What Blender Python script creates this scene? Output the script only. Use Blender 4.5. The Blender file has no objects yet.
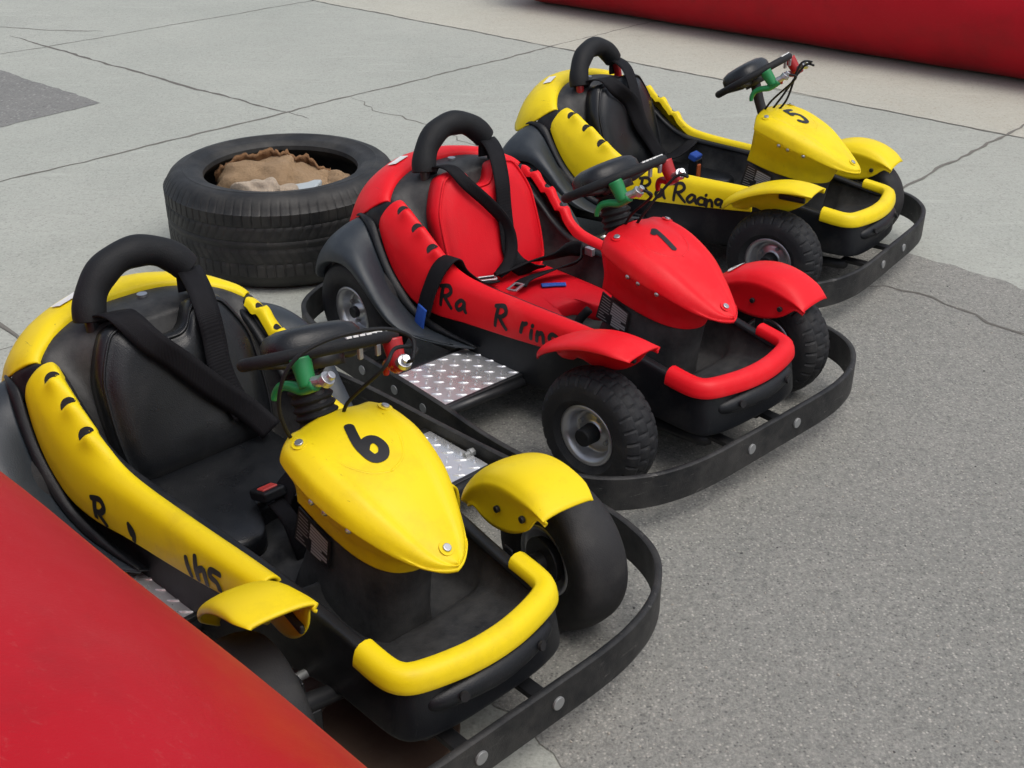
import bpy, bmesh, math, random
from mathutils import Vector, Matrix
from mathutils.bvhtree import BVHTree

R = math.radians
scene = bpy.context.scene
COL = scene.collection

# ------------------------------------------------------------------ materials
def new_mat(name):
    m = bpy.data.materials.new(name); m.use_nodes = True
    nt = m.node_tree; nt.nodes.clear()
    out = nt.nodes.new('ShaderNodeOutputMaterial')
    b = nt.nodes.new('ShaderNodeBsdfPrincipled')
    nt.links.new(b.outputs[0], out.inputs[0])
    return m, nt, b

def ramp(nt, stops, fac):
    r = nt.nodes.new('ShaderNodeValToRGB')
    el = r.color_ramp.elements
    while len(el) < len(stops): el.new(0.5)
    for e, (p, c) in zip(el, stops):
        e.position = p; e.color = (c, c, c, 1) if isinstance(c, (int, float)) else tuple(c) + (1,)
    nt.links.new(fac, r.inputs[0])
    return r.outputs[0]

def noise(nt, scale, detail=4, rough=0.6, vec=None, dist=0.0):
    n = nt.nodes.new('ShaderNodeTexNoise')
    n.inputs['Scale'].default_value = scale; n.inputs['Detail'].default_value = detail
    n.inputs['Roughness'].default_value = rough; n.inputs['Distortion'].default_value = dist
    if vec is not None: nt.links.new(vec, n.inputs['Vector'])
    return n.outputs['Fac']

def mixc(nt, fac, a, b, mode='MIX'):
    m = nt.nodes.new('ShaderNodeMix'); m.data_type = 'RGBA'; m.blend_type = mode
    for sock, v in ((m.inputs[0], fac), (m.inputs[6], a), (m.inputs[7], b)):
        if isinstance(v, (int, float)): sock.default_value = v
        elif isinstance(v, (tuple, list)): sock.default_value = tuple(v) + (1,) if len(v) == 3 else v
        else: nt.links.new(v, sock)
    return m.outputs[2]

def bump(nt, b, h, strength=0.3, dist=0.002, prev=None):
    n = nt.nodes.new('ShaderNodeBump')
    n.inputs['Strength'].default_value = strength; n.inputs['Distance'].default_value = dist
    nt.links.new(h, n.inputs['Height'])
    if prev is not None: nt.links.new(prev, n.inputs['Normal'])
    nt.links.new(n.outputs[0], b.inputs['Normal'])
    return n.outputs[0]

def objco(nt):
    return nt.nodes.new('ShaderNodeTexCoord').outputs['Object']

def worn(name, base, rough=0.4, wear=None, wear_amt=0.5, dirt=(0.10, 0.08, 0.06), dirt_amt=0.25, metallic=0.0,
         grain=0.0, var=0.08, spec=0.5, wear_scale=(16, 16, 3), seed=0.0, dr=(0.5, 0.8), marks=0.0):
    """moulded plastic / metal with tone variation, scratches and grime"""
    m, nt, b = new_mat(name)
    co = objco(nt)
    n1 = noise(nt, 5.0, 5, 0.65, co)
    dark = tuple(c * (1 - var * 2) for c in base); light = tuple(min(1, c * (1 + var)) for c in base)
    c = mixc(nt, n1, dark, light)
    # streaky scratches
    mp = nt.nodes.new('ShaderNodeMapping'); nt.links.new(co, mp.inputs[0])
    mp.inputs['Scale'].default_value = wear_scale; mp.inputs['Rotation'].default_value = (0.4, 0.7, 0.9)
    mp.inputs['Location'].default_value = (seed, seed * 1.3, 0)
    s = noise(nt, 6.0, 8, 0.75, mp.outputs[0], 0.6)
    sm = ramp(nt, [(0.60, 0.0), (0.72, 1.0)], s)
    mask = noise(nt, 3.0, 3, 0.5, co)
    mm = nt.nodes.new('ShaderNodeMath'); mm.operation = 'MULTIPLY'
    nt.links.new(sm, mm.inputs[0]); nt.links.new(ramp(nt, [(0.42, 0.0), (0.65, wear_amt)], mask), mm.inputs[1])
    if wear is None: wear = tuple(min(1, c_ * 0.6 + 0.12) for c_ in base)
    c = mixc(nt, mm.outputs[0], c, wear)
    d = noise(nt, 9.0, 6, 0.7, co)
    dm = ramp(nt, [(dr[0], 0.0), (dr[1], dirt_amt)], d)
    c = mixc(nt, dm, c, dirt)
    if marks:
        m2 = nt.nodes.new('ShaderNodeMapping'); nt.links.new(co, m2.inputs[0]); m2.inputs['Scale'].default_value = (7, 26, 26); m2.inputs['Rotation'].default_value = (.3, .2, 1.1)
        k1 = ramp(nt, [(.655, 0.0), (.70, 1.0)], noise(nt, 2.4, 5, .72, m2.outputs[0], .9))
        k2 = ramp(nt, [(.53, 0.0), (.62, marks)], noise(nt, 4.1, 2, .5, co))
        q = nt.nodes.new('ShaderNodeMath'); q.operation = 'MULTIPLY'; nt.links.new(k1, q.inputs[0]); nt.links.new(k2, q.inputs[1])
        c = mixc(nt, q.outputs[0], c, (0.06, 0.045, 0.03))
    nt.links.new(c, b.inputs['Base Color'])
    rr = ramp(nt, [(0.2, max(0.05, rough - 0.1)), (0.8, min(1, rough + 0.15))], noise(nt, 12, 5, 0.6, co))
    nt.links.new(rr, b.inputs['Roughness'])
    b.inputs['Metallic'].default_value = metallic
    b.inputs['Specular IOR Level'].default_value = spec
    p = bump(nt, b, noise(nt, 8.0, 2, 0.5, co), 0.10, 0.01)
    if grain: bump(nt, b, noise(nt, 420.0, 2, 0.5, co), grain, 0.0012, p)
    return m

M = {}
M['yellow'] = worn('yellow_plastic', (0.82, 0.625, 0.010), 0.40, spec=0.22, marks=.75, wear=(0.30, 0.19, 0.03), wear_amt=0.6, dirt=(0.30, 0.19, 0.03), dirt_amt=0.30, grain=0.10, var=0.05)
M['red'] = worn('red_plastic', (0.74, 0.0085, 0.016), 0.42, spec=0.22, marks=.5, wear=(0.80, 0.16, 0.15), wear_amt=0.40, dirt=(0.80, 0.10, 0.10), dirt_amt=0.22, grain=0.12, var=0.06)
M['black_plastic'] = worn('black_plastic', (0.0085, 0.0098, 0.012), 0.40, spec=0.28, wear=(0.10, 0.10, 0.10), wear_amt=0.35, dirt=(0.09, 0.085, 0.075), dirt_amt=0.30, grain=0.35, var=0.1)
M['dusty_plastic'] = worn('dusty_black_plastic', (0.010, 0.011, 0.013), 0.48, spec=0.28, wear=(0.16, 0.16, 0.15), wear_amt=0.5, dirt=(0.15, 0.147, 0.138), dirt_amt=0.62, dr=(.30, .88), grain=0.35, var=0.1)
M['grey_plastic'] = worn('grey_plastic', (0.024, 0.031, 0.039), 0.42, spec=0.35, wear=(0.16, 0.17, 0.18), wear_amt=0.40, dirt=(0.10, 0.11, 0.11), dirt_amt=0.25, grain=0.3, var=0.1)
M['vinyl_black'] = worn('black_vinyl', (0.0070, 0.0080, 0.0095), 0.30, spec=0.42, wear=(0.05, 0.05, 0.055), wear_amt=0.35, dirt=(0.05, 0.05, 0.05), dirt_amt=0.25, grain=0.5, var=0.08)
M['vinyl_red'] = worn('red_vinyl', (0.70, 0.008, 0.018), 0.45, spec=0.22, wear=(0.70, 0.09, 0.09), wear_amt=0.3, dirt=(0.45, 0.05, 0.05), dirt_amt=0.2, grain=0.45, var=0.08)
M['foam'] = worn('black_foam', (0.0085, 0.0095, 0.011), 0.62, spec=0.28, wear=(0.03, 0.03, 0.03), dirt=(0.05, 0.05, 0.045), dirt_amt=0.2, grain=0.6)
M['rubber_band'] = worn('black_bumper_rubber', (0.010, 0.011, 0.0125), 0.5, spec=0.28, wear=(0.17, 0.165, 0.155), wear_amt=1.0, dirt=(0.12, 0.115, 0.105), dirt_amt=0.45, dr=(.36, .8), grain=0.5, var=0.15, wear_scale=(3, 3, 14))
M['tyre'] = worn('kart_tyre_rubber', (0.014, 0.015, 0.017), 0.62, spec=0.3, wear=(0.10, 0.10, 0.095), wear_amt=0.4, dirt=(0.10, 0.095, 0.085), dirt_amt=0.35, grain=0.7)
M['slick'] = worn('slick_tyre_rubber', (0.020, 0.020, 0.021), 0.6, spec=0.3, wear=(0.09, 0.09, 0.085), wear_amt=0.5, dirt=(0.08, 0.077, 0.07), dirt_amt=0.4, grain=0.5)
M['car_tyre'] = worn('old_tyre_rubber', (0.0110, 0.0118, 0.0125), 0.52, spec=0.38, wear=(0.09, 0.087, 0.078), wear_amt=0.6, dirt=(0.085, 0.08, 0.07), dirt_amt=0.5, dr=(.40, .8), grain=0.4)
M['metal'] = worn('brushed_steel', (0.50, 0.51, 0.53), 0.33, wear=(0.3, 0.28, 0.25), wear_amt=0.4, dirt=(0.18, 0.16, 0.14), dirt_amt=0.4, metallic=0.85, grain=0.1)
M['alu'] = worn('checker_plate_aluminium', (0.86, 0.87, 0.88), 0.27, wear=(0.42, 0.4, 0.38), wear_amt=0.5, dirt=(0.40, 0.38, 0.36), dirt_amt=0.35, metallic=0.75, grain=0.08)
M['dull_metal'] = worn('dull_zinc', (0.30, 0.31, 0.31), 0.5, dirt=(0.12, 0.11, 0.1), dirt_amt=0.5, metallic=0.5)
M['dark_metal'] = worn('black_painted_steel', (0.014, 0.015, 0.017), 0.4, wear=(0.14, 0.12, 0.10), wear_amt=0.4, dirt=(0.07, 0.06, 0.05), dirt_amt=0.4)
M['green'] = worn('green_anodised', (0.008, 0.20, 0.055), 0.35, dirt=(0.02, 0.1, 0.04), dirt_amt=0.3)
M['red_lever'] = worn('red_anodised', (0.38, 0.010, 0.012), 0.32, dirt=(0.15, 0.01, 0.01), dirt_amt=0.3)
M['blue'] = worn('blue_webbing', (0.012, 0.075, 0.40), 0.7, grain=0.5)
M['orange'] = worn('orange_tab', (0.55, 0.12, 0.03), 0.5)
M['ink'] = worn('black_marker_ink', (0.008, 0.008, 0.009), 0.45, wear=(0.02, 0.02, 0.02), dirt=(0.02, 0.02, 0.02), dirt_amt=0.1)
M['hole_shade'] = worn('painted_hole_shade', (0.006, 0.006, 0.007), 0.8, dirt_amt=0.1)  # near-black colour standing for the shade inside holes and louvres
M['white'] = worn('white_sticker', (0.72, 0.72, 0.70), 0.5, wear=(0.5, 0.5, 0.48), dirt=(0.5, 0.49, 0.46), dirt_amt=0.3)
M['print'] = worn('grey_print', (0.30, 0.29, 0.28), 0.6, dirt_amt=0.4)
M['label_black'] = worn('label_black', (0.012, 0.012, 0.013), 0.4)
M['buckle_red'] = worn('buckle_red', (0.60, 0.06, 0.05), 0.4)

def webbing():
    m, nt, b = new_mat('black_webbing')
    co = objco(nt)
    c = mixc(nt, noise(nt, 30, 4, 0.6, co), (0.0035, 0.0035, 0.0045), (0.0085, 0.0085, 0.011))
    nt.links.new(c, b.inputs['Base Color']); b.inputs['Roughness'].default_value = 0.75
    b.inputs['Specular IOR Level'].default_value = 0.2
    w = nt.nodes.new('ShaderNodeTexWave'); w.inputs['Scale'].default_value = 160; nt.links.new(co, w.inputs['Vector'])
    bump(nt, b, w.outputs['Fac'], 0.3, 0.001)
    return m
M['webbing'] = webbing()

def burlap(name, a, c2):
    m, nt, b = new_mat(name)
    co = objco(nt)
    c = mixc(nt, noise(nt, 7, 6, 0.7, co), a, c2)
    nt.links.new(c, b.inputs['Base Color']); b.inputs['Roughness'].default_value = 0.95
    w = nt.nodes.new('ShaderNodeTexWave'); w.inputs['Scale'].default_value = 90; w.inputs['Distortion'].default_value = 1.5
    nt.links.new(co, w.inputs['Vector'])
    p = bump(nt, b, w.outputs['Fac'], 0.35, 0.002)
    bump(nt, b, noise(nt, 14, 6, 0.7, co), 0.8, 0.02, p)
    return m
M['burlap'] = burlap('tan_burlap', (0.16, 0.095, 0.045), (0.40, 0.28, 0.165))
M['burlap_hem'] = burlap('frayed_burlap', (0.10, 0.045, 0.018), (0.30, 0.165, 0.075))
M['cloth'] = burlap('pale_sack_cloth', (0.20, 0.14, 0.09), (0.58, 0.50, 0.40))
M['block'] = worn('grey_block', (0.40, 0.45, 0.47), 0.6, dirt=(0.35, 0.28, 0.2), dirt_amt=0.4)

def barrier_mat():
    m, nt, b = new_mat('red_pvc')
    co = objco(nt)
    n1 = noise(nt, 2.2, 6, 0.65, co)
    c = mixc(nt, n1, (0.34, 0.0040, 0.0095), (0.48, 0.0060, 0.017))
    b.inputs['Specular IOR Level'].default_value = 0.17
    b.inputs['Sheen Weight'].default_value = 0.04; b.inputs['Sheen Roughness'].default_value = 0.35; b.inputs['Sheen Tint'].default_value = (1, .62, .45, 1)
    mp = nt.nodes.new('ShaderNodeMapping'); nt.links.new(co, mp.inputs[0]); mp.inputs['Scale'].default_value = (3, 3, 14)
    mp.inputs['Rotation'].default_value = (0, 0.5, 0.6)
    s = ramp(nt, [(0.56, 0.0), (0.72, 0.34)], noise(nt, 16, 10, 0.8, mp.outputs[0], 0.4))
    c = mixc(nt, s, c, (0.50, 0.11, 0.10))
    # grime near the ground line: dark blotches (dirt on the vinyl)
    d = ramp(nt, [(0.50, 0.0), (0.72, 0.45)], noise(nt, 1.7, 6, 0.7, co))
    c = mixc(nt, d, c, (0.10, 0.012, 0.012))
    nt.links.new(c, b.inputs['Base Color'])
    nt.links.new(ramp(nt, [(0.3, 0.36), (0.7, 0.58)], noise(nt, 6, 5, 0.6, co)), b.inputs['Roughness'])
    p = bump(nt, b, noise(nt, 1.6, 3, 0.5, co), 0.25, 0.05)
    bump(nt, b, noise(nt, 260, 2, 0.5, co), 0.25, 0.001, p)
    return m
M['barrier'] = barrier_mat()

def ground_mat(name, a, b2, speck_dark, speck_light, sp_amt, scale_s, patch=0.5, bstr=0.35, rough=0.9, stain=(0.2, 0.19, 0.17), fk=.25):
    m, nt, b = new_mat(name)
    co = objco(nt)
    n1 = noise(nt, 0.9, 7, 0.62, co); c = mixc(nt, ramp(nt, [(0.3, 0.0), (0.7, 1.0)], n1), a, b2)
    n2 = noise(nt, 5.5, 6, 0.7, co)
    c = mixc(nt, ramp(nt, [(0.48, 0.0), (0.75, patch)], n2), c, stain)
    n3 = noise(nt, 45, 4, 0.7, co)
    c = mixc(nt, ramp(nt, [(0.30, 0.35), (0.5, 0.0)], n3), c, speck_dark)
    v = nt.nodes.new('ShaderNodeTexVoronoi'); v.inputs['Scale'].default_value = scale_s; nt.links.new(co, v.inputs['Vector'])
    sep = nt.nodes.new('ShaderNodeSeparateColor'); nt.links.new(v.outputs['Color'], sep.inputs[0])
    gate = ramp(nt, [(0.68, 0.0), (0.75, 1.0)], sep.outputs[0])
    gated = ramp(nt, [(0.68, 0.0), (0.75, 1.0)], sep.outputs[1])
    inside = ramp(nt, [(0.25, 1.0), (0.45, 0.0)], v.outputs['Distance'])
    def mul(x, y, k=1.0):
        q = nt.nodes.new('ShaderNodeMath'); q.operation = 'MULTIPLY'; nt.links.new(x, q.inputs[0]); nt.links.new(y, q.inputs[1])
        q2 = nt.nodes.new('ShaderNodeMath'); q2.operation = 'MULTIPLY'; nt.links.new(q.outputs[0], q2.inputs[0]); q2.inputs[1].default_value = k
        return q2.outputs[0]
    c = mixc(nt, mul(gate, inside, sp_amt), c, speck_light)
    c = mixc(nt, mul(gated, inside, sp_amt), c, speck_dark)
    fine = noise(nt, 190, 3, 0.7, co)
    c = mixc(nt, ramp(nt, [(0.28, fk), (0.5, 0.0)], fine), c, speck_dark)
    c = mixc(nt, ramp(nt, [(0.5, 0.0), (0.72, fk)], fine), c, speck_light)
    mid = noise(nt, 105, 3, 0.75, co, 0.4)
    c = mixc(nt, ramp(nt, [(0.54, 0.0), (0.68, fk)], mid), c, speck_light)
    c = mixc(nt, ramp(nt, [(0.34, fk * .8), (0.46, 0.0)], mid), c, speck_dark)
    # long faint scuffs and pale smears
    mp = nt.nodes.new('ShaderNodeMapping'); nt.links.new(co, mp.inputs[0]); mp.inputs['Scale'].default_value = (.9, 5.0, 1); mp.inputs['Rotation'].default_value = (0, 0, -.8)
    sc = ramp(nt, [(0.56, 0.0), (0.72, 0.50)], noise(nt, 2.2, 9, 0.75, mp.outputs[0], 0.4))
    c = mixc(nt, sc, c, tuple(min(1, q * 1.22) for q in b2))
    st_ = ramp(nt, [(0.60, 0.0), (0.78, 0.40)], noise(nt, 1.4, 7, 0.7, mp.outputs[0], 1.2))
    c = mixc(nt, st_, c, tuple(q * .66 for q in a))
    nt.links.new(c, b.inputs['Base Color']); b.inputs['Roughness'].default_value = rough
    b.inputs['Specular IOR Level'].default_value = 0.3
    p = bump(nt, b, fine, bstr, 0.004)
    p = bump(nt, b, v.outputs['Distance'], bstr * 0.6, 0.003, p)
    bump(nt, b, noise(nt, 20, 5, 0.6, co), 0.3, 0.01, p)
    return m
M['concrete'] = ground_mat('concrete', (0.318, 0.336, 0.300), (0.378, 0.392, 0.350), (0.17, 0.175, 0.16), (0.47, 0.47, 0.43), 0.45, 95, 0.35, 0.25, stain=(0.28, 0.285, 0.255))
M['concrete_pale'] = ground_mat('pale_concrete', (0.385, 0.388, 0.335), (0.44, 0.438, 0.375), (0.25, 0.225, 0.175), (0.52, 0.50, 0.43), 0.5, 80, 0.35, 0.25, stain=(0.365, 0.340, 0.275))
M['asphalt'] = ground_mat('asphalt', (0.196, 0.199, 0.182), (0.246, 0.246, 0.226), (0.060, 0.060, 0.060), (0.48, 0.46, 0.41), 0.60, 150, 0.6, 0.7, stain=(0.265, 0.262, 0.238), fk=.28)
M['patch'] = ground_mat('asphalt_patch', (0.17, 0.172, 0.165), (0.20, 0.20, 0.19), (0.08, 0.08, 0.08), (0.36, 0.36, 0.34), 0.6, 60, 0.4, 0.5, stain=(0.22, 0.22, 0.205))
M['joint'] = worn('dirt_filled_joint', (0.155, 0.148, 0.130), 0.95, dirt=(0.2, 0.19, 0.17), dirt_amt=0.6)
M['crack'] = worn('dark_crack', (0.12, 0.113, 0.10), 0.95, dirt=(0.16, 0.15, 0.14), dirt_amt=0.6)
M['rust'] = worn('rusty_iron', (0.07, 0.042, 0.028), 0.8, wear=(0.16, 0.08, 0.04), dirt=(0.12, 0.09, 0.07), dirt_amt=0.5)
M['pale_scuff'] = worn('pale_cement_smear', (0.44, 0.45, 0.42), 0.95)

# ------------------------------------------------------------------ mesh helpers
def link(name, bm, mat, parent=None, smooth=True, solid=0.0, bevel=0.0, sub=0, offset=-1.0, auto=None):
    bmesh.ops.remove_doubles(bm, verts=bm.verts, dist=1e-5)
    bmesh.ops.recalc_face_normals(bm, faces=bm.faces)
    me = bpy.data.meshes.new(name); bm.to_mesh(me); bm.free()
    o = bpy.data.objects.new(name, me); COL.objects.link(o)
    if mat: me.materials.append(mat)
    if parent: o.parent = parent
    if smooth:
        for p in me.polygons: p.use_smooth = True
    if solid:
        s = o.modifiers.new('s', 'SOLIDIFY'); s.thickness = solid; s.offset = offset
    if bevel:
        bv = o.modifiers.new('b', 'BEVEL'); bv.width = bevel; bv.segments = 3; bv.limit_method = 'ANGLE'; bv.angle_limit = R(35)
        bv.harden_normals = True
    if sub:
        s = o.modifiers.new('u', 'SUBSURF'); s.levels = sub; s.render_levels = sub
    return o

def V(*a): return Vector(a)

def cr(p0, p1, p2, p3, t):
    return 0.5 * ((2 * p1) + (p2 - p0) * t + (2 * p0 - 5 * p1 + 4 * p2 - p3) * t * t + (3 * p1 - p0 - 3 * p2 + p3) * t ** 3)

def smooth_path(pts, k=6, closed=False):
    P = [Vector(p) for p in pts]; n = len(P); out = []
    rng = n if closed else n - 1
    for i in range(rng):
        if closed: a, b, c, d = P[(i - 1) % n], P[i], P[(i + 1) % n], P[(i + 2) % n]
        else: a, b, c, d = P[max(i - 1, 0)], P[i], P[min(i + 1, n - 1)], P[min(i + 2, n - 1)]
        for j in range(k): out.append(cr(a, b, c, d, j / k))
    if not closed: out.append(P[-1])
    return out

def dense(grid, ku=4, kv=4):
    """Catmull-Rom refinement of a grid of points"""
    rows = [smooth_path(r, kv) for r in grid]
    cols = list(zip(*rows))
    cols = [smooth_path(c, ku) for c in cols]
    return [list(r) for r in zip(*cols)]

def grid_bm(bm, G, closed_v=False):
    vs = [[bm.verts.new(p) for p in r] for r in G]
    m = len(G[0])
    for i in range(len(G) - 1):
        for j in range(m if closed_v else m - 1):
            f = [vs[i][j], vs[i][(j + 1) % m], vs[i + 1][(j + 1) % m], vs[i + 1][j]]
            try: bm.faces.new(f)
            except ValueError: pass
    return vs

def loft(name, G, mat, parent, ku=4, kv=4, solid=0.006, offset=-1.0, closed_v=False):
    G = dense(G, ku, kv)
    bm = bmesh.new(); grid_bm(bm, G, closed_v)
    o = link(name, bm, mat, parent, True, solid, offset=offset)
    return o, G

def bvh_of(G):
    vs = [p for r in G for p in r]; m = len(G[0]); fs = []
    for i in range(len(G) - 1):
        for j in range(m - 1):
            fs.append((i * m + j, i * m + j + 1, (i + 1) * m + j + 1, (i + 1) * m + j))
    return BVHTree.FromPolygons(vs, fs)

def tube_bm(bm, path, rad, n=12, closed=False, caps=True):
    P = [Vector(p) for p in path]; N = len(P)
    rr = rad if callable(rad) else (lambda t: rad)
    tang = []
    for i in range(N):
        a = P[(i - 1) % N] if closed or i > 0 else P[i]
        b = P[(i + 1) % N] if closed or i < N - 1 else P[i]
        tang.append((b - a).normalized())
    up = Vector((0, 0, 1)) if abs(tang[0].z) < 0.9 else Vector((0, 1, 0))
    nrm = (up - tang[0] * up.dot(tang[0])).normalized()
    rings = []
    for i in range(N):
        nrm = (nrm - tang[i] * nrm.dot(tang[i])).normalized()
        bn = tang[i].cross(nrm); r = rr(i / max(N - 1, 1))
        rings.append([bm.verts.new(P[i] + (nrm * math.cos(2 * math.pi * k / n) + bn * math.sin(2 * math.pi * k / n)) * r) for k in range(n)])
    for i in range(N if closed else N - 1):
        a, b = rings[i], rings[(i + 1) % N]
        for k in range(n): bm.faces.new((a[k], a[(k + 1) % n], b[(k + 1) % n], b[k]))
    if caps and not closed:
        bm.faces.new(rings[0][::-1]); bm.faces.new(rings[-1])

def tube(name, path, rad, mat, parent, n=12, closed=False, k=6, smooth_=True):
    bm = bmesh.new(); tube_bm(bm, smooth_path(path, k, closed) if k > 1 else path, rad, n, closed)
    return link(name, bm, mat, parent, True, bevel=0)

def box_bm(bm, c, s, rot=None):
    M4 = Matrix.Translation(Vector(c)) @ (rot.to_4x4() if rot else Matrix.Identity(4)) @ Matrix.Diagonal((*s, 1))
    bmesh.ops.create_cube(bm, size=1.0, matrix=M4)

def cyl_bm(bm, c, axis, r, h, n=20, r2=None):
    q = Vector((0, 0, 1)).rotation_difference(Vector(axis).normalized()).to_matrix().to_4x4()
    bmesh.ops.create_cone(bm, cap_ends=True, segments=n, radius1=r, radius2=r if r2 is None else r2, depth=h, matrix=Matrix.Translation(Vector(c)) @ q)

def revolve_bm(bm, prof, n=64, axis='Y', mod=None):
    """prof: list of (r, a) ; a along the axis"""
    rings = []
    for i in range(n):
        t = 2 * math.pi * i / n; row = []
        for j, (r, a) in enumerate(prof):
            rr = r + (mod(i, j) if mod else 0)
            if axis == 'Y': row.append((rr * math.cos(t), a, rr * math.sin(t)))
            else: row.append((rr * math.cos(t), rr * math.sin(t), a))
        rings.append([bm.verts.new(p) for p in row])
    for i in range(n):
        A, B = rings[i], rings[(i + 1) % n]
        for j in range(len(prof) - 1): bm.faces.new((A[j], B[j], B[j + 1], A[j + 1]))

def ribbon(name, pts, sides, w, mat, parent, th=0.004, k=6):
    """strap: path points + a side vector for each"""
    P = smooth_path(pts, k); S = smooth_path(sides, k)
    bm = bmesh.new(); rings = []
    N = len(P)
    for i in range(N):
        t = (P[min(i + 1, N - 1)] - P[max(i - 1, 0)]).normalized()
        s = S[i]; s = (s - t * s.dot(t)).normalized(); nn = t.cross(s)
        row = []
        for a, b in ((-1, -1), (-.5, -1.25), (.5, -1.25), (1, -1), (1, 1), (.5, 1.25), (-.5, 1.25), (-1, 1)):
            row.append(P[i] + s * (a * w / 2) + nn * (b * th / 2))
        rings.append([bm.verts.new(p) for p in row])
    for i in range(N - 1):
        for j in range(8): bm.faces.new((rings[i][j], rings[i][(j + 1) % 8], rings[i + 1][(j + 1) % 8], rings[i + 1][j]))
    bm.faces.new(rings[0][::-1]); bm.faces.new(rings[-1])
    return link(name, bm, mat, parent, True)

def decal(name, strokes, w, mapper, bvh, mat, parent, off=0.0015, taper=True):
    """brush strokes projected onto a surface. mapper(u,v)->(origin, direction)"""
    bm = bmesh.new(); lay = 0
    def put(u, v, o):
        org, d = mapper(u, v)
        h, n, _, _ = bvh.ray_cast(org, d)
        if h is None: return None
        return bm.verts.new(h - d * o)
    for st in strokes:
        ww = w
        if isinstance(st, tuple) and isinstance(st[0], (int, float)): ww, st = w * st[0], st[1]
        P = [Vector((p[0], p[1], 0)) for p in st]
        P = smooth_path(P, 5) if len(P) > 2 else [P[0].lerp(P[1], i / 6) for i in range(7)]
        o = off + lay * 0.00008; lay += 1
        prev = None; N = len(P)
        for i in range(N):
            t = (P[min(i + 1, N - 1)] - P[max(i - 1, 0)])
            t = t.normalized() if t.length > 1e-9 else Vector((1, 0, 0))
            nn = Vector((-t.y, t.x, 0))
            f = 1.0
            if taper: f = 0.72 + 0.28 * math.sin(math.pi * (0.15 + 0.7 * i / (N - 1)))
            a = put(*(P[i] + nn * ww * f / 2).xy, o); b = put(*(P[i] - nn * ww * f / 2).xy, o)
            if prev and a and b and prev[0] and prev[1]:
                bm.faces.new((prev[0], a, b, prev[1]))
            prev = (a, b)
        # rounded ends
        for e, q in ((P[0], P[1]), (P[-1], P[-2])):
            dd = (e - q).normalized(); nn = Vector((-dd.y, dd.x, 0)); f = 0.84 if taper else 1
            ring = [put(*(e + (dd * math.sin(a) * .8 + nn * math.cos(a)) * ww * f / 2).xy, o) for a in [i * math.pi / 6 for i in range(7)]]
            if all(ring): bm.faces.new(ring)
    return link(name, bm, mat, parent, False)

GL = {
 'R': [[(.12, 0), (.2, 1.0)], [(0, .92), (.5, 1.02), (.72, .8), (.5, .56), (.2, .5)], [(.32, .5), (.85, .02)]],
 'a': [[(.62, .5), (.35, .55), (.08, .25), (.22, .03), (.5, .2), (.62, .5)], [(.62, .52), (.66, .2), (.78, .02)]],
 'c': [[(.6, .48), (.3, .52), (.1, .25), (.25, .02), (.6, .06)]],
 'r': [[(.15, 0), (.15, .5)], [(.15, .34), (.35, .52), (.58, .48)]],
 'i': [[(.2, 0), (.24, .48)], [(.24, .66), (.28, .74)]],
 'n': [[(.12, 0), (.14, .5)], [(.14, .32), (.38, .5), (.52, .35), (.56, 0)]],
 'g': [[(.55, .46), (.25, .5), (.1, .28), (.3, .1), (.55, .3), (.58, .46)], [(.58, .46), (.55, -.12), (.3, -.32), (.02, -.22)]],
 's': [[(.55, .5), (.2, .48), (.2, .3), (.5, .2), (.4, .0), (.05, .02)]],
}
NUM = {
 '6': [[(.10, 1.0), (.12, .62), (.20, .32), (.44, .04), (.74, .10), (.84, .34), (.66, .54), (.40, .48), (.26, .28)]],
 '1': [[(.18, .80), (.42, .98)], [(.42, .98), (.46, .04)]],
 '5': [[(.80, .97), (.26, .95)], [(.26, .95), (.22, .58)], [(.22, .58), (.50, .64), (.80, .46), (.70, .10), (.40, .02), (.14, .16)]],
}

def tag(o, label=None, cat=None, group=None, kind=None):
    if label: o['label'] = label
    if cat: o['category'] = cat
    if group: o['group'] = group
    if kind: o['kind'] = kind
    return o

def empty(name, loc=(0, 0, 0), rz=0.0):
    e = bpy.data.objects.new(name, None); COL.objects.link(e)
    e.location = loc; e.rotation_euler = (0, 0, rz); e.empty_display_size = 0.1
    return e

def mir(pts): return [(x, -y, z) for x, y, z in pts]

# ------------------------------------------------------------------ wheels
def tyre_profile(Rr, w, n=20, rim=0.068, ex=.62):
    """closed outer profile from outer bead over the tread to the inner bead; axis a>0 outward"""
    pts = [(rim, w * .72), (rim + .012, w * .86)]
    for i in range(n + 1):
        t = math.pi * i / n
        r = (Rr - 0.060) + 0.060 * math.sin(t) ** ex
        a = w * math.cos(t)
        if i == 0 or i == n: r = Rr - 0.060
        pts.append((r, a))
    pts += [(rim + .012, -w * .86), (rim, -w * .72)]
    return pts

def make_tyre(name, Rr, w, knob, mat, parent, rim=0.068):
    bm = bmesh.new()
    n = 168 if knob else 72
    prof = tyre_profile(Rr, w, 24, rim, .62 if knob else .34)
    def mod(i, j):
        if not knob: return 0
        q = j - 2
        if q < 4 or q > 20: return 0
        blk = (i % 6)
        d = 0.0
        if q in (8, 12, 16): d = -0.0030
        row = 0 if q < 8 else 1 if q < 12 else 2 if q < 16 else 3
        sh = (blk + (3 if row in (1, 3) else 0)) % 6
        if sh == 0: d = -0.0036
        if q in (4, 20): d = min(d, -0.001) + (-0.004 if sh == 0 else 0.0015)
        return d
    revolve_bm(bm, prof, n, 'Y', mod)
    o = link(name, bm, mat, parent, not knob)
    if knob:
        for p in o.data.polygons: p.use_smooth = True
        o.data.set_sharp_from_angle(angle=R(28)) if hasattr(o.data, 'set_sharp_from_angle') else None
    return o

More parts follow.
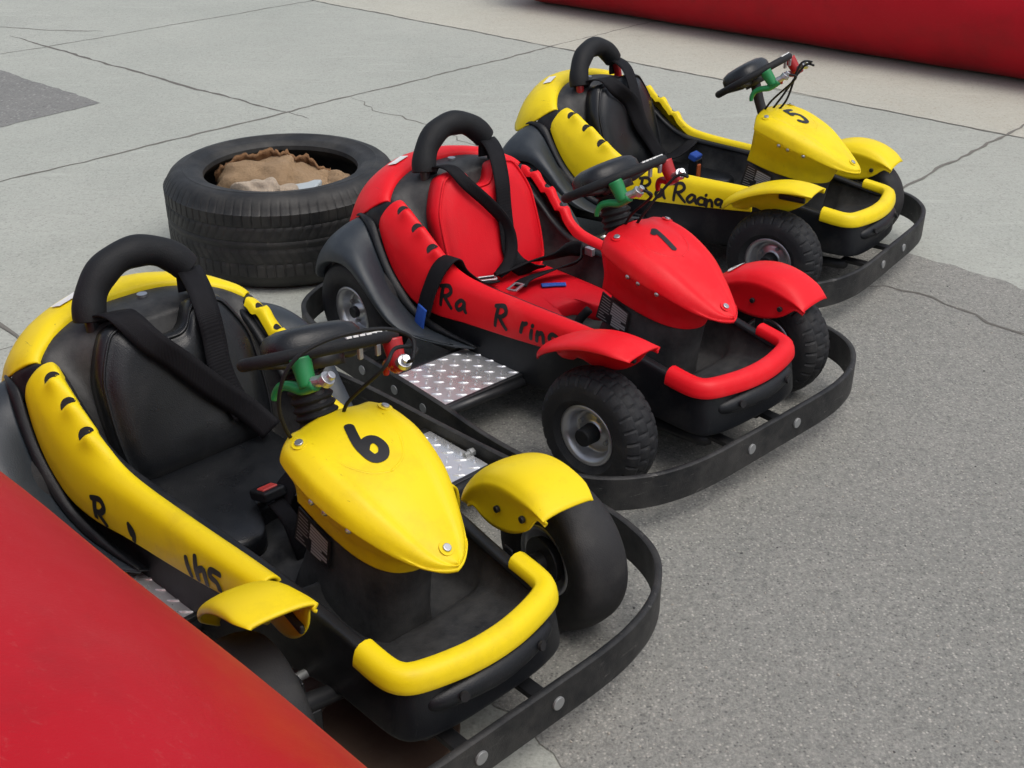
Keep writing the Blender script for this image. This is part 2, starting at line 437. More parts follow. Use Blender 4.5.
def make_rim(parent, w, cap=True, rim=0.070):
    bm = bmesh.new()
    prof = [(rim + .004, w * .70), (rim + .006, w * .80), (rim + .001, w * .84), (rim - .006, w * .78), (rim - .012, w * .55), (rim - .015, w * .25),
            (.050, w * .16), (.040, w * .22), (.030, w * .30), (.022, w * .32), (.022, w * .55), (.0, w * .55)]
    revolve_bm(bm, prof, 48)
    prof2 = [(rim + .004, -w * .70), (rim + .001, -w * .84), (rim - .008, -w * .75), (rim - .014, -w * .4), (.03, -w * .3), (.0, -w * .3)]
    revolve_bm(bm, prof2, 48)
    o = link('rim', bm, M['metal'], parent)
    for k in range(4):
        a = k * math.pi / 2 + .4; bm = bmesh.new()
        cyl_bm(bm, (.040 * math.cos(a), w * .30, .040 * math.sin(a)), (0, 1, 0), .006, .012, 6)
        link('wheel_nut', bm, M['dull_metal'], parent, False)
        bm = bmesh.new()
    if cap:
        cyl_bm(bm, (0, w * .72, 0), (0, 1, 0), .024, w * .75, 24, .021)
        link('hub_cap', bm, M['foam'], parent, True, bevel=.004)
    else:
        cyl_bm(bm, (0, w * .55, 0), (0, 1, 0), .016, w * .5, 18)
        link('hub_cap', bm, M['dark_metal'], parent, True, bevel=.003)

def wheel(name, parent, loc, rz, side, Rr, w, knob, mat, cap=True):
    """side=+1 left wheel, outward = +y"""
    e = empty(name, loc, rz + (0 if side > 0 else math.pi)); e.parent = parent
    make_tyre('tyre', Rr, w, knob, mat, e)
    make_rim(e, w, cap)
    # inner brake drum / hub flange
    bm = bmesh.new()
    cyl_bm(bm, (0, -w * .75, 0), (0, 1, 0), .050, w * .35, 28, .046)
    cyl_bm(bm, (0, -w * 1.05, 0), (0, 1, 0), .022, w * .4, 20)
    link('hub_flange', bm, M['dark_metal'], e, True, bevel=.003)
    return e

# ------------------------------------------------------------------ kart
def make_kart(name, pose, P):
    C = M[P['colour']]; SEAT = M[P['seat']]
    K = empty(name, (pose[0], pose[1], 0), pose[2])
    tag(K, P['label'], 'go-kart', 'go-karts parked side by side')

    # ---- outer body tub: closed plan loops at several heights
    half = [(-.99, .215, .40), (-.93, .226, .425), (-.85, .228, .375), (-.77, .224, .322), (-.70, .216, .298), (-.60, .208, .292), (-.45, .199, .290), (-.30, .190, .289),
            (-.18, .182, .281), (-.08, .175, .268), (-.01, .172, .258), (.035, .171, .253), (.070, .166, .250), (.092, .150, .248), (.105, .112, .247), (.112, .05, .246)]
    def ring(scale_in, zf, xin=0.0, wide=0.0):
        out = []
        def yy(x, y): return max(.01, y - scale_in + wide * min(1, max(0, (-.16 - x) / .16)))
        for x, y, z in half: out.append((x - (xin if x > 0.02 else 0), -yy(x, y), zf(x, z)))
        for x, y, z in half[::-1]: out.append((x - (xin if x > 0.02 else 0), yy(x, y), zf(x, z)))
        return out
    def low(x, z): return 0.146 - .050 * min(1, max(0, (-.12 - x) / .25))
    G = [ring(.026, lambda x, z: z - .006, .016), ring(.022, lambda x, z: z + .002, .014), ring(.012, lambda x, z: z + .004, .008), ring(.001, lambda x, z: z + .001), ring(-.003, lambda x, z: z - .02, -.003, .02),
         ring(-.007, lambda x, z: z * .5 + low(x, z) * .5, -.007, .028), ring(-.011, lambda x, z: low(x, z) + .012, -.010, .028), ring(-.011, lambda x, z: low(x, z) + .003, -.010, .027), ring(-.009, lambda x, z: low(x, z) - .0005, -.008, .025),
         ring(.004, lambda x, z: low(x, z) - .003, .004, .01), ring(.07, lambda x, z: low(x, z) - .004, .05)]
    body, _ = loft('body_tub', G, M['black_plastic'], K, 3, 3, .005)
    # bulge on the tub nose; near-black discs paint the shade of two holes
    bm = bmesh.new()
    pth = smooth_path([(.098, -.135, .204), (.108, -.105, .206), (.116, -.05, .208), (.119, 0, .208), (.116, .05, .209), (.108, .105, .211), (.098, .135, .212)], 6)
    tube_bm(bm, pth, lambda t: .005 + .020 * math.sin(math.pi * min(1, max(0, t))) ** .55, 14)
    for v in bm.verts: v.co.x = .1 + (v.co.x - .1) * .95
    bul = link('bumper_bulge', bm, M['black_plastic'], body)
    for sy in (-1, 1):
        bm = bmesh.new(); cyl_bm(bm, (.1350, sy * .085, .214), (1, sy * .25, .25), .0085, .006, 18)
        link('bolt_hole_shade', bm, M['hole_shade'], body, False)

    # ---- cockpit liner (interior)
    cols = [-.1, -.09, -.06, 0, .06, .09, .1]
    def row(xs, ys, zs): # half specs centre->edge (4 values)
        xs = xs if isinstance(xs, (list, tuple)) else [xs] * 4
        pts = [(xs[i], ys[i], zs[i]) for i in range(4)]
        return [(x, -y, z) for x, y, z in pts[::-1]] + pts[1:]
    L = [row([-1.045, -1.035, -1.00, -.965], [0, .09, .185, .232], [.490, .488, .470, .445]),
         row([-.985, -.98, -.97, -.945], [0, .10, .185, .230], [.497, .495, .466, .442]),
         row([-.915, -.915, -.93, -.925], [0, .12, .185, .228], [.490, .488, .43, .432]),
         row([-.895, -.895, -.90, -.88], [0, .125, .185, .226], [.462, .455, .39, .405]),
         row([-.83, -.83, -.835, -.80], [0, .14, .185, .222], [.30, .29, .30, .338]),
         row([-.79, -.79, -.79, -.74], [0, .15, .185, .214], [.195, .20, .24, .304]),
         row([-.70, -.70, -.70, -.68], [0, .14, .172, .206], [.178, .178, .20, .290]),
         row(-.55, [0, .13, .168, .197], [.176, .176, .195, .286]),
         row(-.46, [0, .12, .164, .191], [.170, .170, .19, .284]),
         row(-.43, [0, .12, .162, .189], [.135, .135, .17, .283]),
         row(-.36, [0, .10, .155, .184], [.128, .128, .16, .281]),
         row(-.31, [0, .10, .150, .181], [.145, .148, .19, .280]),
         row(-.285, [0, .10, .148, .180], [.19, .195, .226, .279]),
         row(-.262, [0, .10, .146, .178], [.165, .17, .20, .278]),
         row(-.20, [0, .10, .146, .173], [.150, .152, .175, .274]),
         row(-.105, [0, .10, .145, .165], [.150, .152, .170, .262]),
         row(-.080, [0, .10, .143, .162], [.176, .177, .188, .258]),
         row(-.02, [0, .10, .140, .160], [.190, .191, .202, .250]),
         row(.045, [0, .09, .130, .146], [.205, .205, .214, .244]),
         row(.078, [0, .07, .105, .120], [.224, .223, .228, .243]),
         row(.096, [0, .05, .085, .100], [.242, .242, .242, .243])]
    liner, _ = loft('cockpit_liner', L, M['dusty_plastic'] if P['colour'] != 'x' else M['black_plastic'], K, 3, 4, .004)
    bm = bmesh.new(); cyl_bm(bm, (-1.0, .02, .499), (0, 0, 1), .011, .006, 20)
    link('deck_bolt', bm, M['metal'], liner, False)
    # ---- seat
    S = empty('seat', (0, 0, 0)); S.parent = K
    o0 = Vector((-.792, 0, .200)); up = Vector((-.315, 0, .949)); fw = Vector((.949, 0, .315))
    half_o = [(.130, -.01), (.164, .015), (.176, .09), (.175, .18), (.168, .235), (.138, .298), (.116, .318), (.072, .323), (.053, .312), (.036, .284), (.020, .273), (0, .271)]
    outl = [(y, t) for y, t in half_o] + [(-y, t) for y, t in half_o[-2::-1]]
    outl = [(p.x, p.y) for p in smooth_path([(y, t, 0) for y, t in outl], 3)]
    cy, ct = 0.0, .14
    bm = bmesh.new(); rings = []
    for sc, d in ((1.0, -.02), (1.02, .012), (1.0, .026), (.955, .033), (.93, .032), (.90, .040), (.72, .048), (.4, .046), (.12, .044)):
        rings.append([bm.verts.new(o0 + V(0, 1, 0) * (cy + (y - cy) * sc) + up * (ct + (t - ct) * sc) + fw * d) for y, t in outl])
    for i in range(len(rings) - 1):
        for j in range(len(outl)): 
            k = (j + 1) % len(outl); bm.faces.new((rings[i][j], rings[i][k], rings[i + 1][k], rings[i + 1][j]))
    bm.faces.new(rings[-1]); bm.faces.new(rings[0][::-1])
    back = link('backrest', bm, SEAT, S)
    bm = bmesh.new()
    tube_bm(bm, [o0 + V(0, 1, 0) * y * .965 + up * (ct + (t - ct) * .965) + fw * .033 for y, t in outl], .0035, 6, True)
    link('piping', bm, SEAT, back)
    # cushion
    ho = [(-.775, .158), (-.66, .160), (-.54, .158), (-.485, .152), (-.455, .125), (-.448, .085), (-.462, .058), (-.495, .046), (-.515, .030), (-.522, 0)]
    oc = [(x, y) for x, y in ho] + [(x, -y) for x, y in ho[-2::-1]]
    oc = [(p.x, p.y) for p in smooth_path([(x, y, 0) for x, y in oc], 3)]
    bm = bmesh.new(); rings = []
    for sc, z in ((.97, .165), (1.0, .182), (1.0, .200), (.985, .210), (.95, .2145), (.8, .219), (.5, .217), (.2, .216)):
        rings.append([bm.verts.new((-.63 + (x + .63) * sc, y * sc, z)) for x, y in oc])
    for i in range(len(rings) - 1):
        for j in range(len(oc)):
            k = (j + 1) % len(oc); bm.faces.new((rings[i][j], rings[i][k], rings[i + 1][k], rings[i + 1][j]))
    bm.faces.new(rings[-1]); bm.faces.new(rings[0][::-1])
    link('cushion', bm, SEAT, S)

    # ---- coloured side panels with notches
    for side in (-1, 1):
        st = [
         [(-.222, .174, .276), (-.222, .180, .298), (-.222, .198, .306), (-.222, .216, .294), (-.222, .222, .262), (-.222, .221, .236)],
         [(-.32, .180, .278), (-.32, .187, .300), (-.32, .206, .307), (-.32, .226, .293), (-.32, .233, .258), (-.32, .232, .228)],
         [(-.46, .190, .280), (-.46, .198, .302), (-.46, .217, .308), (-.46, .237, .292), (-.46, .247, .252), (-.46, .247, .218)],
         [(-.60, .200, .284), (-.60, .208, .306), (-.60, .228, .311), (-.605, .249, .292), (-.61, .260, .246), (-.615, .260, .208)],
         [(-.68, .206, .295), (-.682, .215, .318), (-.69, .236, .320), (-.705, .260, .296), (-.72, .273, .244), (-.73, .273, .200)],
         [(-.735, .212, .325), (-.738, .222, .348), (-.75, .244, .347), (-.775, .270, .316), (-.795, .283, .263), (-.81, .284, .218)],
         [(-.79, .216, .366), (-.792, .227, .387), (-.805, .250, .381), (-.832, .275, .349), (-.855, .287, .303), (-.868, .289, .266)],
         [(-.85, .217, .403), (-.852, .228, .423), (-.865, .250, .416), (-.885, .273, .386), (-.902, .285, .348), (-.912, .287, .318)],
         [(-.902, .213, .432), (-.906, .224, .449), (-.918, .244, .444), (-.932, .264, .421), (-.942, .276, .396), (-.949, .279, .374)],
         [(-.920, .211, .440), (-.925, .221, .453), (-.936, .238, .448), (-.948, .256, .430), (-.955, .268, .410), (-.960, .272, .394)]]
        st = [[(x, y * side, z) for x, y, z in r] for r in st]
        G = dense(st, 9, 7)
        bv0 = bvh_of(G)
        louv = []
        for (nx, nz) in ((-.886, .4385), (-.825, .404), (-.765, .362)):
            h, nrm, _, _ = bv0.find_nearest(Vector((nx, .240 * side, nz)))
            if nrm.z < 0: nrm = -nrm
            fwd = Vector((.80, 0, -.60)); fwd = (fwd - nrm * fwd.dot(nrm)).normalized(); lat = nrm.cross(fwd)
            louv.append((h, nrm, fwd, lat))
        for r_ in G:
            for i_, p in enumerate(r_):
                q = p.copy()
                for h, nrm, fwd, lat in louv:
                    d = p - h; u = d.dot(fwd); v = d.dot(lat); w = d.dot(nrm)
                    if abs(w) > .03 or abs(v) > .045: continue
                    fv = math.exp(-(v / .019) ** 2)
                    if u > -.004: q += nrm * .0110 * fv * math.exp(-((u - .006) / .022) ** 2) * min(1, (u + .004) / .005)
                    else: q -= nrm * .0045 * fv * math.exp(-((u + .008) / .010) ** 2)
                r_[i_] = q
        bm = bmesh.new(); grid_bm(bm, G)
        pan = link('side_panel', bm, C, K, True, .006)
        bv = bvh_of(G)
        for h, nrm, fwd, lat in louv:
            bm = bmesh.new(); rings_ = []
            for sc in (1.0, .66, .33, .02):
                rr = []
                for i in range(15):
                    a = math.pi * i / 14
                    p = h + V(0, side * .0035, -.001) - fwd * .0030 + lat * (.0165 * math.cos(a)) * sc - fwd * (.0175 * math.sin(a) ** .8) * sc
                    hh, n2, _, _ = bv.ray_cast(p + nrm * .04, -nrm)
                    if hh is None: hh = p
                    rr.append(hh + nrm * .0012)
                rings_.append(rr)
            grid_bm(bm, rings_)
            link('vent_shade', bm, M['hole_shade'], pan, True)  # black half-moon patch on the panel paints the shade in the louvre mouth
        # lettering
        if side < 0 and P.get('text'):
            letters = [[[(x + u * s * .95, z + v * s) for u, v in stx] for stx in GL[ch]] for ch, x, z, s in P['text']]
            letters += P.get('extra_strokes', [])
            for strokes in letters:
                decal('letter', strokes, P.get('text_w', .009), lambda u, v: (Vector((u, -.6, v)), Vector((0, 1, 0))), bv, M['ink'], pan)

    # ---- rear cover
    def full(h): return [(x, -y, z) for x, y, z in h[::-1]] + [(x, y, z) for x, y, z in h[1:]]
    rc = [full([(-1.035, 0, .488), (-1.028, .07, .487), (-1.005, .15, .474), (-.972, .212, .450), (-.953, .234, .432)]),
          full([(-1.045, 0, .502), (-1.038, .075, .501), (-1.014, .155, .488), (-.976, .218, .464), (-.955, .238, .446)]),
          full([(-1.080, 0, .508), (-1.070, .085, .506), (-1.040, .17, .492), (-.992, .236, .463), (-.966, .254, .445)]),
          full([(-1.135, 0, .494), (-1.122, .09, .491), (-1.090, .188, .470), (-1.040, .252, .440), (-.990, .269, .428)]),
          full([(-1.172, 0, .452), (-1.160, .10, .447), (-1.128, .20, .428), (-1.078, .262, .404), (-1.012, .277, .410)]),
          full([(-1.188, 0, .390), (-1.176, .10, .385), (-1.150, .208, .370), (-1.108, .266, .352), (-1.050, .276, .388)])]
    cov, G = loft('rear_cover', rc, C, K, 4, 5, .006)
    bvc = bvh_of(G)
    bm = bmesh.new()
    ps = []
    for u, v in ((-1.082, -.145), (-1.098, -.085), (-1.072, -.077), (-1.056, -.135)):
        h = bvc.ray_cast(Vector((u, v, 1)), Vector((0, 0, -1)))[0]
        if h is not None: ps.append(bm.verts.new(h + V(0, 0, .0045)))
    bm.faces.new(ps)
    link('sticker', bm, M['white'], cov, False)

    # ---- grey rear mudguards + dark seam collar
    for side in (-1, 1):
        inn = [(-1.115, .268, .300), (-1.062, .270, .378), (-1.010, .287, .388), (-.966, .299, .362), (-.926, .306, .314), (-.881, .308, .258), (-.826, .303, .203), (-.752, .291, .164), (-.665, .276, .153), (-.585, .262, .151)]
        lip = [(-1.150, .318, .205), (-1.128, .375, .222), (-1.095, .390, .268), (-1.030, .396, .302), (-.952, .396, .308), (-.888, .394, .272), (-.838, .390, .230), (-.780, .380, .188), (-.715, .350, .160), (-.630, .296, .149)]
        nrm_ = [(-.7, .2, .5), (-.6, .35, .7), (-.35, .5, .8), (-.1, .55, .83), (.15, .6, .8), (.35, .65, .65), (.45, .7, .5), (.4, .7, .4), (.25, .5, .3), (.1, .2, .2)]
        bul_ = [.012, .020, .026, .028, .028, .026, .020, .010, .002, .0]
        rf = []
        for p, q, n_, bb in zip(inn, lip, nrm_, bul_):
            p = Vector(p); q = Vector(q); n_ = Vector(n_).normalized()
            rf.append([p, p.lerp(q, .22) + n_ * bb * .75, p.lerp(q, .52) + n_ * bb * 1.1, p.lerp(q, .82) + n_ * bb * .72, q, q + V((-1.0 - q.x) * .05, -.004, -.010 if q.z > .17 else 0), q + V((-.97 - q.x) * .10, -.020, -.014 if q.z > .17 else -.001)])
        rf = [[(x, y * side, z) for x, y, z in r] for r in rf]
        loft('rear_mudguard', rf, M['grey_plastic'], K, 4, 4, .005)
        # dark collar between panel / cover and mudguard
        edge = [(-1.105, .262, .335), (-1.058, .266, .392), (-1.010, .276, .404), (-.968, .280, .392), (-.932, .286, .346), (-.895, .290, .296), (-.848, .289, .246), (-.785, .283, .196), (-.685, .273, .170), (-.588, .258, .157)]
        midc = [tuple((p_ + q_) / 2 + (0, .006, .004)[k_] for k_, (p_, q_) in enumerate(zip(p, q))) for p, q in zip(edge, inn)]
        ins = [(x, y - .030, z - .012) for x, y, z in inn]
        loft('seam_collar', [[(x, y * side, z) for x, y, z in r] for r in (edge, midc, inn, ins)], M['black_plastic'], K, 3, 4, .004)
        ea = [(-.962, .226, .436), (-.970, .243, .441), (-.984, .260, .432), (-1.000, .273, .418), (-1.018, .279, .395)]
        eb = [(-.912, .212, .436), (-.928, .236, .442), (-.943, .258, .424), (-.954, .272, .397), (-.962, .281, .372)]
        em = [tuple((a_ + b_) / 2 + (0, .002, .005)[k_] for k_, (a_, b_) in enumerate(zip(p, q))) for p, q in zip(ea, eb)]
        loft('seam_collar', [[(x, y * side, z) for x, y, z in r] for r in (ea, em, eb)], M['black_plastic'], K, 4, 4, .006)

    # ---- nose cone, skirt, console, label
    ns = [(-.292, .111, .504, .490, .462, .04), (-.265, .116, .507, .494, .456, .0), (-.20, .119, .494, .479, .438, 0), (-.12, .105, .462, .447, .412, 0),
          (-.055, .077, .421, .409, .382, 0), (-.012, .052, .391, .382, .365, 0), (.008, .034, .378, .371, .359, 0), (.021, .016, .371, .366, .356, 0), (.027, .0, .368, .364, .354, 0)]
    rows = []
    for x, w, zc, zs, zl, arc in ns:
        h = [(0, zc), (.34, zc - .002), (.55, zc - .005), (.74, zc - .004), (.90, zs), (.985, zs - .012), (1.02, zl + .006), (1.02, zl)]
        rows.append([(x - arc * .45 * (1 - f * f) * (1 if x < -.28 else 0), -f * w, z) for f, z in h[::-1]] + [(x - arc * .45 * (1 - f * f) * (1 if x < -.28 else 0), f * w, z) for f, z in h[1:]])
    nose, G = loft('nose_cone', rows, C, K, 5, 3, .002)
    bvn = bvh_of(G)
    bm = bmesh.new()
    nose_bolts = [(-.263, -.09), (-.263, .09), (.0, 0)]
    for x, y in nose_bolts:
        h, n, _, _ = bvn.ray_cast(Vector((x, y, 1)), Vector((0, 0, -1)))
        if n.z < 0: n = -n
        b2 = bmesh.new(); cyl_bm(b2, h + n * .002, n, .0075, .006, 16); link('bolt', b2, M['metal'], nose, True, bevel=.0015)
        b2 = bmesh.new(); cyl_bm(b2, h + n * .0004, n, .0135, .0016, 24); link('bolt_washer', b2, C, nose, True, bevel=.0005)
    bm.free()
    # number
    cx, sx = P['num_at']
    strokes = [[((u - .47) * .058, (v - .5) * .080) for u, v in s_] for s_ in NUM[P['num']]]
    a = P.get('num_rot', 0.0)
    strokes = [[(u * math.cos(a) - v * math.sin(a), u * math.sin(a) + v * math.cos(a)) for u, v in s_] for s_ in strokes]
    # digit up = -x, digit right = +y
    decal('number', strokes, P.get('num_w', .017), lambda u, v: (Vector((cx - v, sx + u, 1.0)), Vector((0, 0, -1))), bvn, M['ink'], nose, taper=False)
    # raised ridge lines of the nose
    for s in (-1, 1):
        pl = []
        for (x, y) in [(-.135, 0.0), (-.15, .035 * s), (-.19, .062 * s), (-.25, .074 * s)]:
            h = bvn.ray_cast(Vector((x, y, 1)), Vector((0, 0, -1)))[0]; pl.append(h + V(0, 0, -.0036))
        tube('crease', pl, .0044, C, nose, 6, k=5)
    T = [(-.287, .109, .466), (-.20, .116, .442), (-.12, .102, .416), (-.068, .072, .390), (-.046, .042, .380), (-.040, 0, .376)]
    Bm = [(-.325, .061, .346), (-.25, .063, .328), (-.17, .063, .317), (-.115, .054, .312), (-.082, .034, .311), (-.070, 0, .311)]
    def lerp(a, b, t, out=0.0): return tuple(a[i] + (b[i] - a[i]) * t for i in range(3))
    sk = []
    for t, inn in ((0, 0.0), (.3, .004), (.6, .008), (.85, .004), (1, 0)):
        h = []
        for p, q in zip(T, Bm):
            x, y, z = lerp(p, q, t); h.append((x, max(0, y - inn), z))
        sk.append(h + [(x, -y, z) for x, y, z in h[-2::-1]])
    skirt, Gs = loft('nose_skirt', sk, C, K, 3, 4, .006)
    for x, y, z in ((-.200, .1165, .429), (-.171, .1115, .420), (-.121, .1025, .406)):
        for s in (-1, 1):
            b2 = bmesh.new(); bmesh.ops.create_uvsphere(b2, u_segments=12, v_segments=8, radius=.0062, matrix=Matrix.Translation((x, y * s, z)))
            link('bolt', b2, M['metal'], skirt)
    def sup(cx_, rx, ry, z, n=28, e=3.2):
        out = []
        for i in range(n):
            t = 2 * math.pi * i / n
            c, s = math.cos(t), math.sin(t)
            out.append((cx_ + rx * math.copysign(abs(c) ** (2 / e), c), ry * math.copysign(abs(s) ** (2 / e), s), z))
        return out
    cg = [sup(-.195, .133, .058, .345), sup(-.200, .130, .060, .30), sup(-.218, .137, .063, .24), sup(-.235, .145, .068, .18), sup(-.245, .155, .074, .14), sup(-.25, .16, .078, .11)]
    bm = bmesh.new(); grid_bm(bm, cg, True)
    con = link('steering_console', bm, M['dusty_plastic'], K, sub=1)
    # specification label on the near side of the console
    Lq = [V(-.322, -.0645, .336), V(-.232, -.0645, .308), V(-.236, -.0700, .250), V(-.338, -.0700, .264)]
    def lq(u, v, o): 
        a = Lq[0].lerp(Lq[1], u); b = Lq[3].lerp(Lq[2], u); return a.lerp(b, v) + V(0, -o, 0)
    bm = bmesh.new(); bm.faces.new([bm.verts.new(lq(u, v, .002)) for u, v in ((0, 0), (1, 0), (1, 1), (0, 1))])
    lab = link('label_plate', bm, M['label_black'], con, False, solid=.003, offset=0.0)
    random.seed(5)
    for k in range(9):
        v0 = .06 + k * .102
        bm = bmesh.new()
        x0 = .06; x1 = x0 + (.16 + .18 * random.random() if k < 8 else .3)
        bm.faces.new([bm.verts.new(lq(u, v, .0050)) for u, v in ((x0, v0 + .02), (x1, v0 + .02), (x1, v0 + .045), (x0, v0 + .045))])
        link('label_line', bm, M['print'], lab, False)
        bm = bmesh.new()
        x0 = .42 + (.08 if k > 4 else 0); x1 = .96 - (.16 if k in (5, 8) else 0)
        bm.faces.new([bm.verts.new(lq(u, v, .0049)) for u, v in ((x0, v0), (x1, v0), (x1, v0 + .075), (x0, v0 + .075))])
        link('label_line', bm, M['print'], lab, False)

    # ---- front rim pad (coloured foam)
    pp = [(-.012, -.1690, .266), (.038, -.1670, .261), (.066, -.160, .259), (.083, -.141, .258), (.096, -.098, .257), (.105, -.048, .256), (.108, 0, .256), (.105, .048, .256), (.096, .098, .257), (.083, .141, .258), (.066, .160, .259), (.038, .1670, .261), (-.012, .1690, .266)]
    bm = bmesh.new(); P_ = smooth_path(pp, 6); rg = []
    for i_, p in enumerate(P_):
        t_ = (P_[min(i_ + 1, len(P_) - 1)] - P_[max(i_ - 1, 0)]).normalized(); o_ = V(t_.y, -t_.x, 0).normalized()   # outward
        if i_ < 4 or i_ > len(P_) - 5: o_ = o_
        sec = [(-.022, -.006), (-.022, .006), (-.017, .014), (-.006, .018), (.006, .0165), (.015, .010), (.0195, .000), (.0215, -.010), (.0222, -.018), (.020, -.022), (.010, -.022), (-.016, -.012)]
        rg.append([bm.verts.new(p + o_ * u_ + V(0, 0, w_)) for u_, w_ in sec])
    for i_ in range(len(rg) - 1):
        for j_ in range(12): bm.faces.new((rg[i_][j_], rg[i_][(j_ + 1) % 12], rg[i_ + 1][(j_ + 1) % 12], rg[i_ + 1][j_]))
    bm.faces.new(rg[0][::-1]); bm.faces.new(rg[-1])
    link('rim_pad', bm, C, K, bevel=.003)

    # ---- front mudguards, wheels, steering
    st = P['steer']
    for side in (-1, 1):
        kp = Vector((-.088, .262 * side, .15))
        rot = Matrix.Rotation(st, 3, 'Z')
        wl = kp + rot @ Vector((0, .062 if side > 0 else -.062, 0)) + Vector((0, .032 if side > 0 else 0, 0))
        knob = P['knob'][0 if side < 0 else 1]
        wheel('front_wheel', K, wl, st, side, .150, .056, knob, M['tyre'] if knob else M['slick'])
        pt = P['pitch'][0 if side < 0 else 1]
        F = empty('front_mudguard', kp + Vector((P.get('mg_x', (0, 0))[0 if side < 0 else 1], P.get('mg_shift', (0, 0))[0 if side < 0 else 1], P.get('mg_z', (0, 0))[0 if side < 0 else 1])), st); F.parent = K
        tip = Vector((-.150, 0, .148))
        pm = Matrix.Translation(tip) @ Matrix.Rotation(-pt, 4, 'Y') @ Matrix.Translation(-tip)
        rows = []
        for i in range(9):
            t = i / 8
            a = R(136 - 86 * t)
            rr = .208 - .012 * t
            x = rr * math.cos(a); z = rr * math.sin(a)
            if side < 0:
                x -= .036 * max(0, (4 - i) / 4); z -= .012 * math.sin(math.pi * t)
            wo = (.075, .108, .122, .126, .127, .127, .126, .124, .112)[i]
            lz = (.132, .116, .100, .090, .088, .094, .112, .140, .170)[i]; lx = (-.135, -.112, -.085, -.055, -.018, .022, .064, .096, .120)[i]
            k_ = (1, 1, 1, 1, 1, 1, .9, .6, .25)[i]
            r_ = [(x, wo, z - .014 * k_), (x, wo - .003, z - .004 * k_), (x, wo - .016, z + .003 * k_), (x, wo * .62, z + .007 * k_), (x, .040, z + .005 * k_), (x, .018, z - .003 * k_), (x * .99, .006, z - .016 * k_), (x * .985, .002, z - .026 * k_)]
            x7, z7 = x * .985, z - .026 * k_ - .004
            if lz > z7 - .006: lz = z7 - .006
            if i == 8: lx, lz = x7 - .004, z7 - .005
            for q, inn in ((.3, .007), (.65, .008), (1.0, .005)):
                r_.append((x7 + (lx - x7) * q, inn, z7 + (lz - z7) * q))
            rows.append([tuple(pm @ Vector((p[0], p[1] * side, p[2]))) for p in r_])
        side_o, Gm = loft('mudguard_shell', rows, C, F, 3, 3, .005)
        if P['num'] == '1' and side > 0:     # white oval sticker with black marks
            bvm = bvh_of(Gm); bm = bmesh.new(); fan = []
            def onm(u, v, o):
                h = bvm.ray_cast(Vector((-.112 + u, .062 + v, .5)), Vector((0, 0, -1)))[0]
                return (h + Vector((-.4, 0, .9)) * o) if h is not None else None
            for sc in (1.0, .66, .33, .03):
                fan.append([onm(.015 * math.cos(a_) * sc, .034 * math.sin(a_) * sc, .0035) for a_ in [2 * math.pi * q_ / 24 for q_ in range(24)]])
            grid_bm(bm, fan, True); stk = link('sticker', bm, M['white'], side_o)
            for v0 in (-.014, -.002, .010):
                bm = bmesh.new()
                bm.faces.new([bm.verts.new(onm(u, v, .0042)) for u, v in ((-.006, v0), (.006, v0 + .002), (.006, v0 + .007), (-.006, v0 + .005))])
                link('sticker_mark', bm, M['ink'], stk, False)
        for bx in (-.022, .058):
            b2 = bmesh.new(); cyl_bm(b2, pm @ Vector((bx, side * .002, .132)), (0, 1, 0), .0070, .008, 14)
            link('bolt', b2, M['dark_metal'], side_o, True, bevel=.002)
        b2 = bmesh.new(); box_bm(b2, pm @ Vector((.020, side * .016, .128)), (.085, .010, .018)); link('mudguard_bracket', b2, M['dark_metal'], F, False, bevel=.006)
        b2 = bmesh.new(); box_bm(b2, (.0, side * .012, .05), (.026, .006, .08)); box_bm(b2, (0, side * .0, 0), (.035, .03, .05))
        link('stub_axle', b2, M['dark_metal'], F, False, bevel=.004)
        # suspension arm + tie rod
        tube('track_rod', [(-.15, side * .10, .135), (-.150, side * .20, .142), (-.145, side * .255, .145)], .0085, M['dull_metal'], K, 10, k=3)
        tube('axle_arm', [(-.088, side * .10, .125), (-.088, side * .19, .135), (-.088, side * .255, .148)], .017, M['dark_metal'], K, 10, k=3)
        # rear wheel
        wheel('rear_wheel', K, (-.975, side * .322, .150), 0, side, .150, .058, False, M['tyre'], cap=False)

    tube('rear_axle', [(-.975, -.31, .15), (-.975, 0, .15), (-.975, .31, .15)], .016, M['dark_metal'], K, 12, k=2)

    # ---- chassis tubes + bumper brackets
    bm = bmesh.new()
    for s in (-1, 1):
        tube_bm(bm, smooth_path([(-1.16, s * .17, .10), (-.9, s * .17, .10), (-.4, s * .15, .088), (0.0, s * .11, .088), (.05, s * .09, .088)], 4), .016, 10)
        for x in (-.655, -.43):
            tube_bm(bm, [(x, s * .15, .098), (x, s * .35, .106), (x, s * .50, .112)], .013, 8)
    link('chassis_frame', bm, M['dark_metal'], K)
    for s in (-1, 1):
        bm = bmesh.new(); box_bm(bm, (.105, s * .087, .100), (.125, .030, .012)); box_bm(bm, (.158, s * .087, .110), (.010, .03, .05))
        link('bumper_bracket', bm, M['dark_metal'], K, False, bevel=.002)

    # ---- bumper band all round
    hb = [(.172, 0), (.172, .10), (.171, .20), (.163, .285), (.140, .370), (.100, .440), (.045, .492), (-.03, .522), (-.13, .537), (-.26, .536), (-.42, .522), (-.62, .512), (-.80, .506), (-.95, .496), (-1.06, .472), (-1.14, .420), (-1.20, .320), (-1.222, .20), (-1.225, .08), (-1.225, 0)]
    loop = [(x, y, 0) for x, y in hb] + [(x, -y, 0) for x, y in hb[-2:0:-1]]
    lp = smooth_path(loop, 5, True); n = len(lp)
    bm = bmesh.new(); rings = []
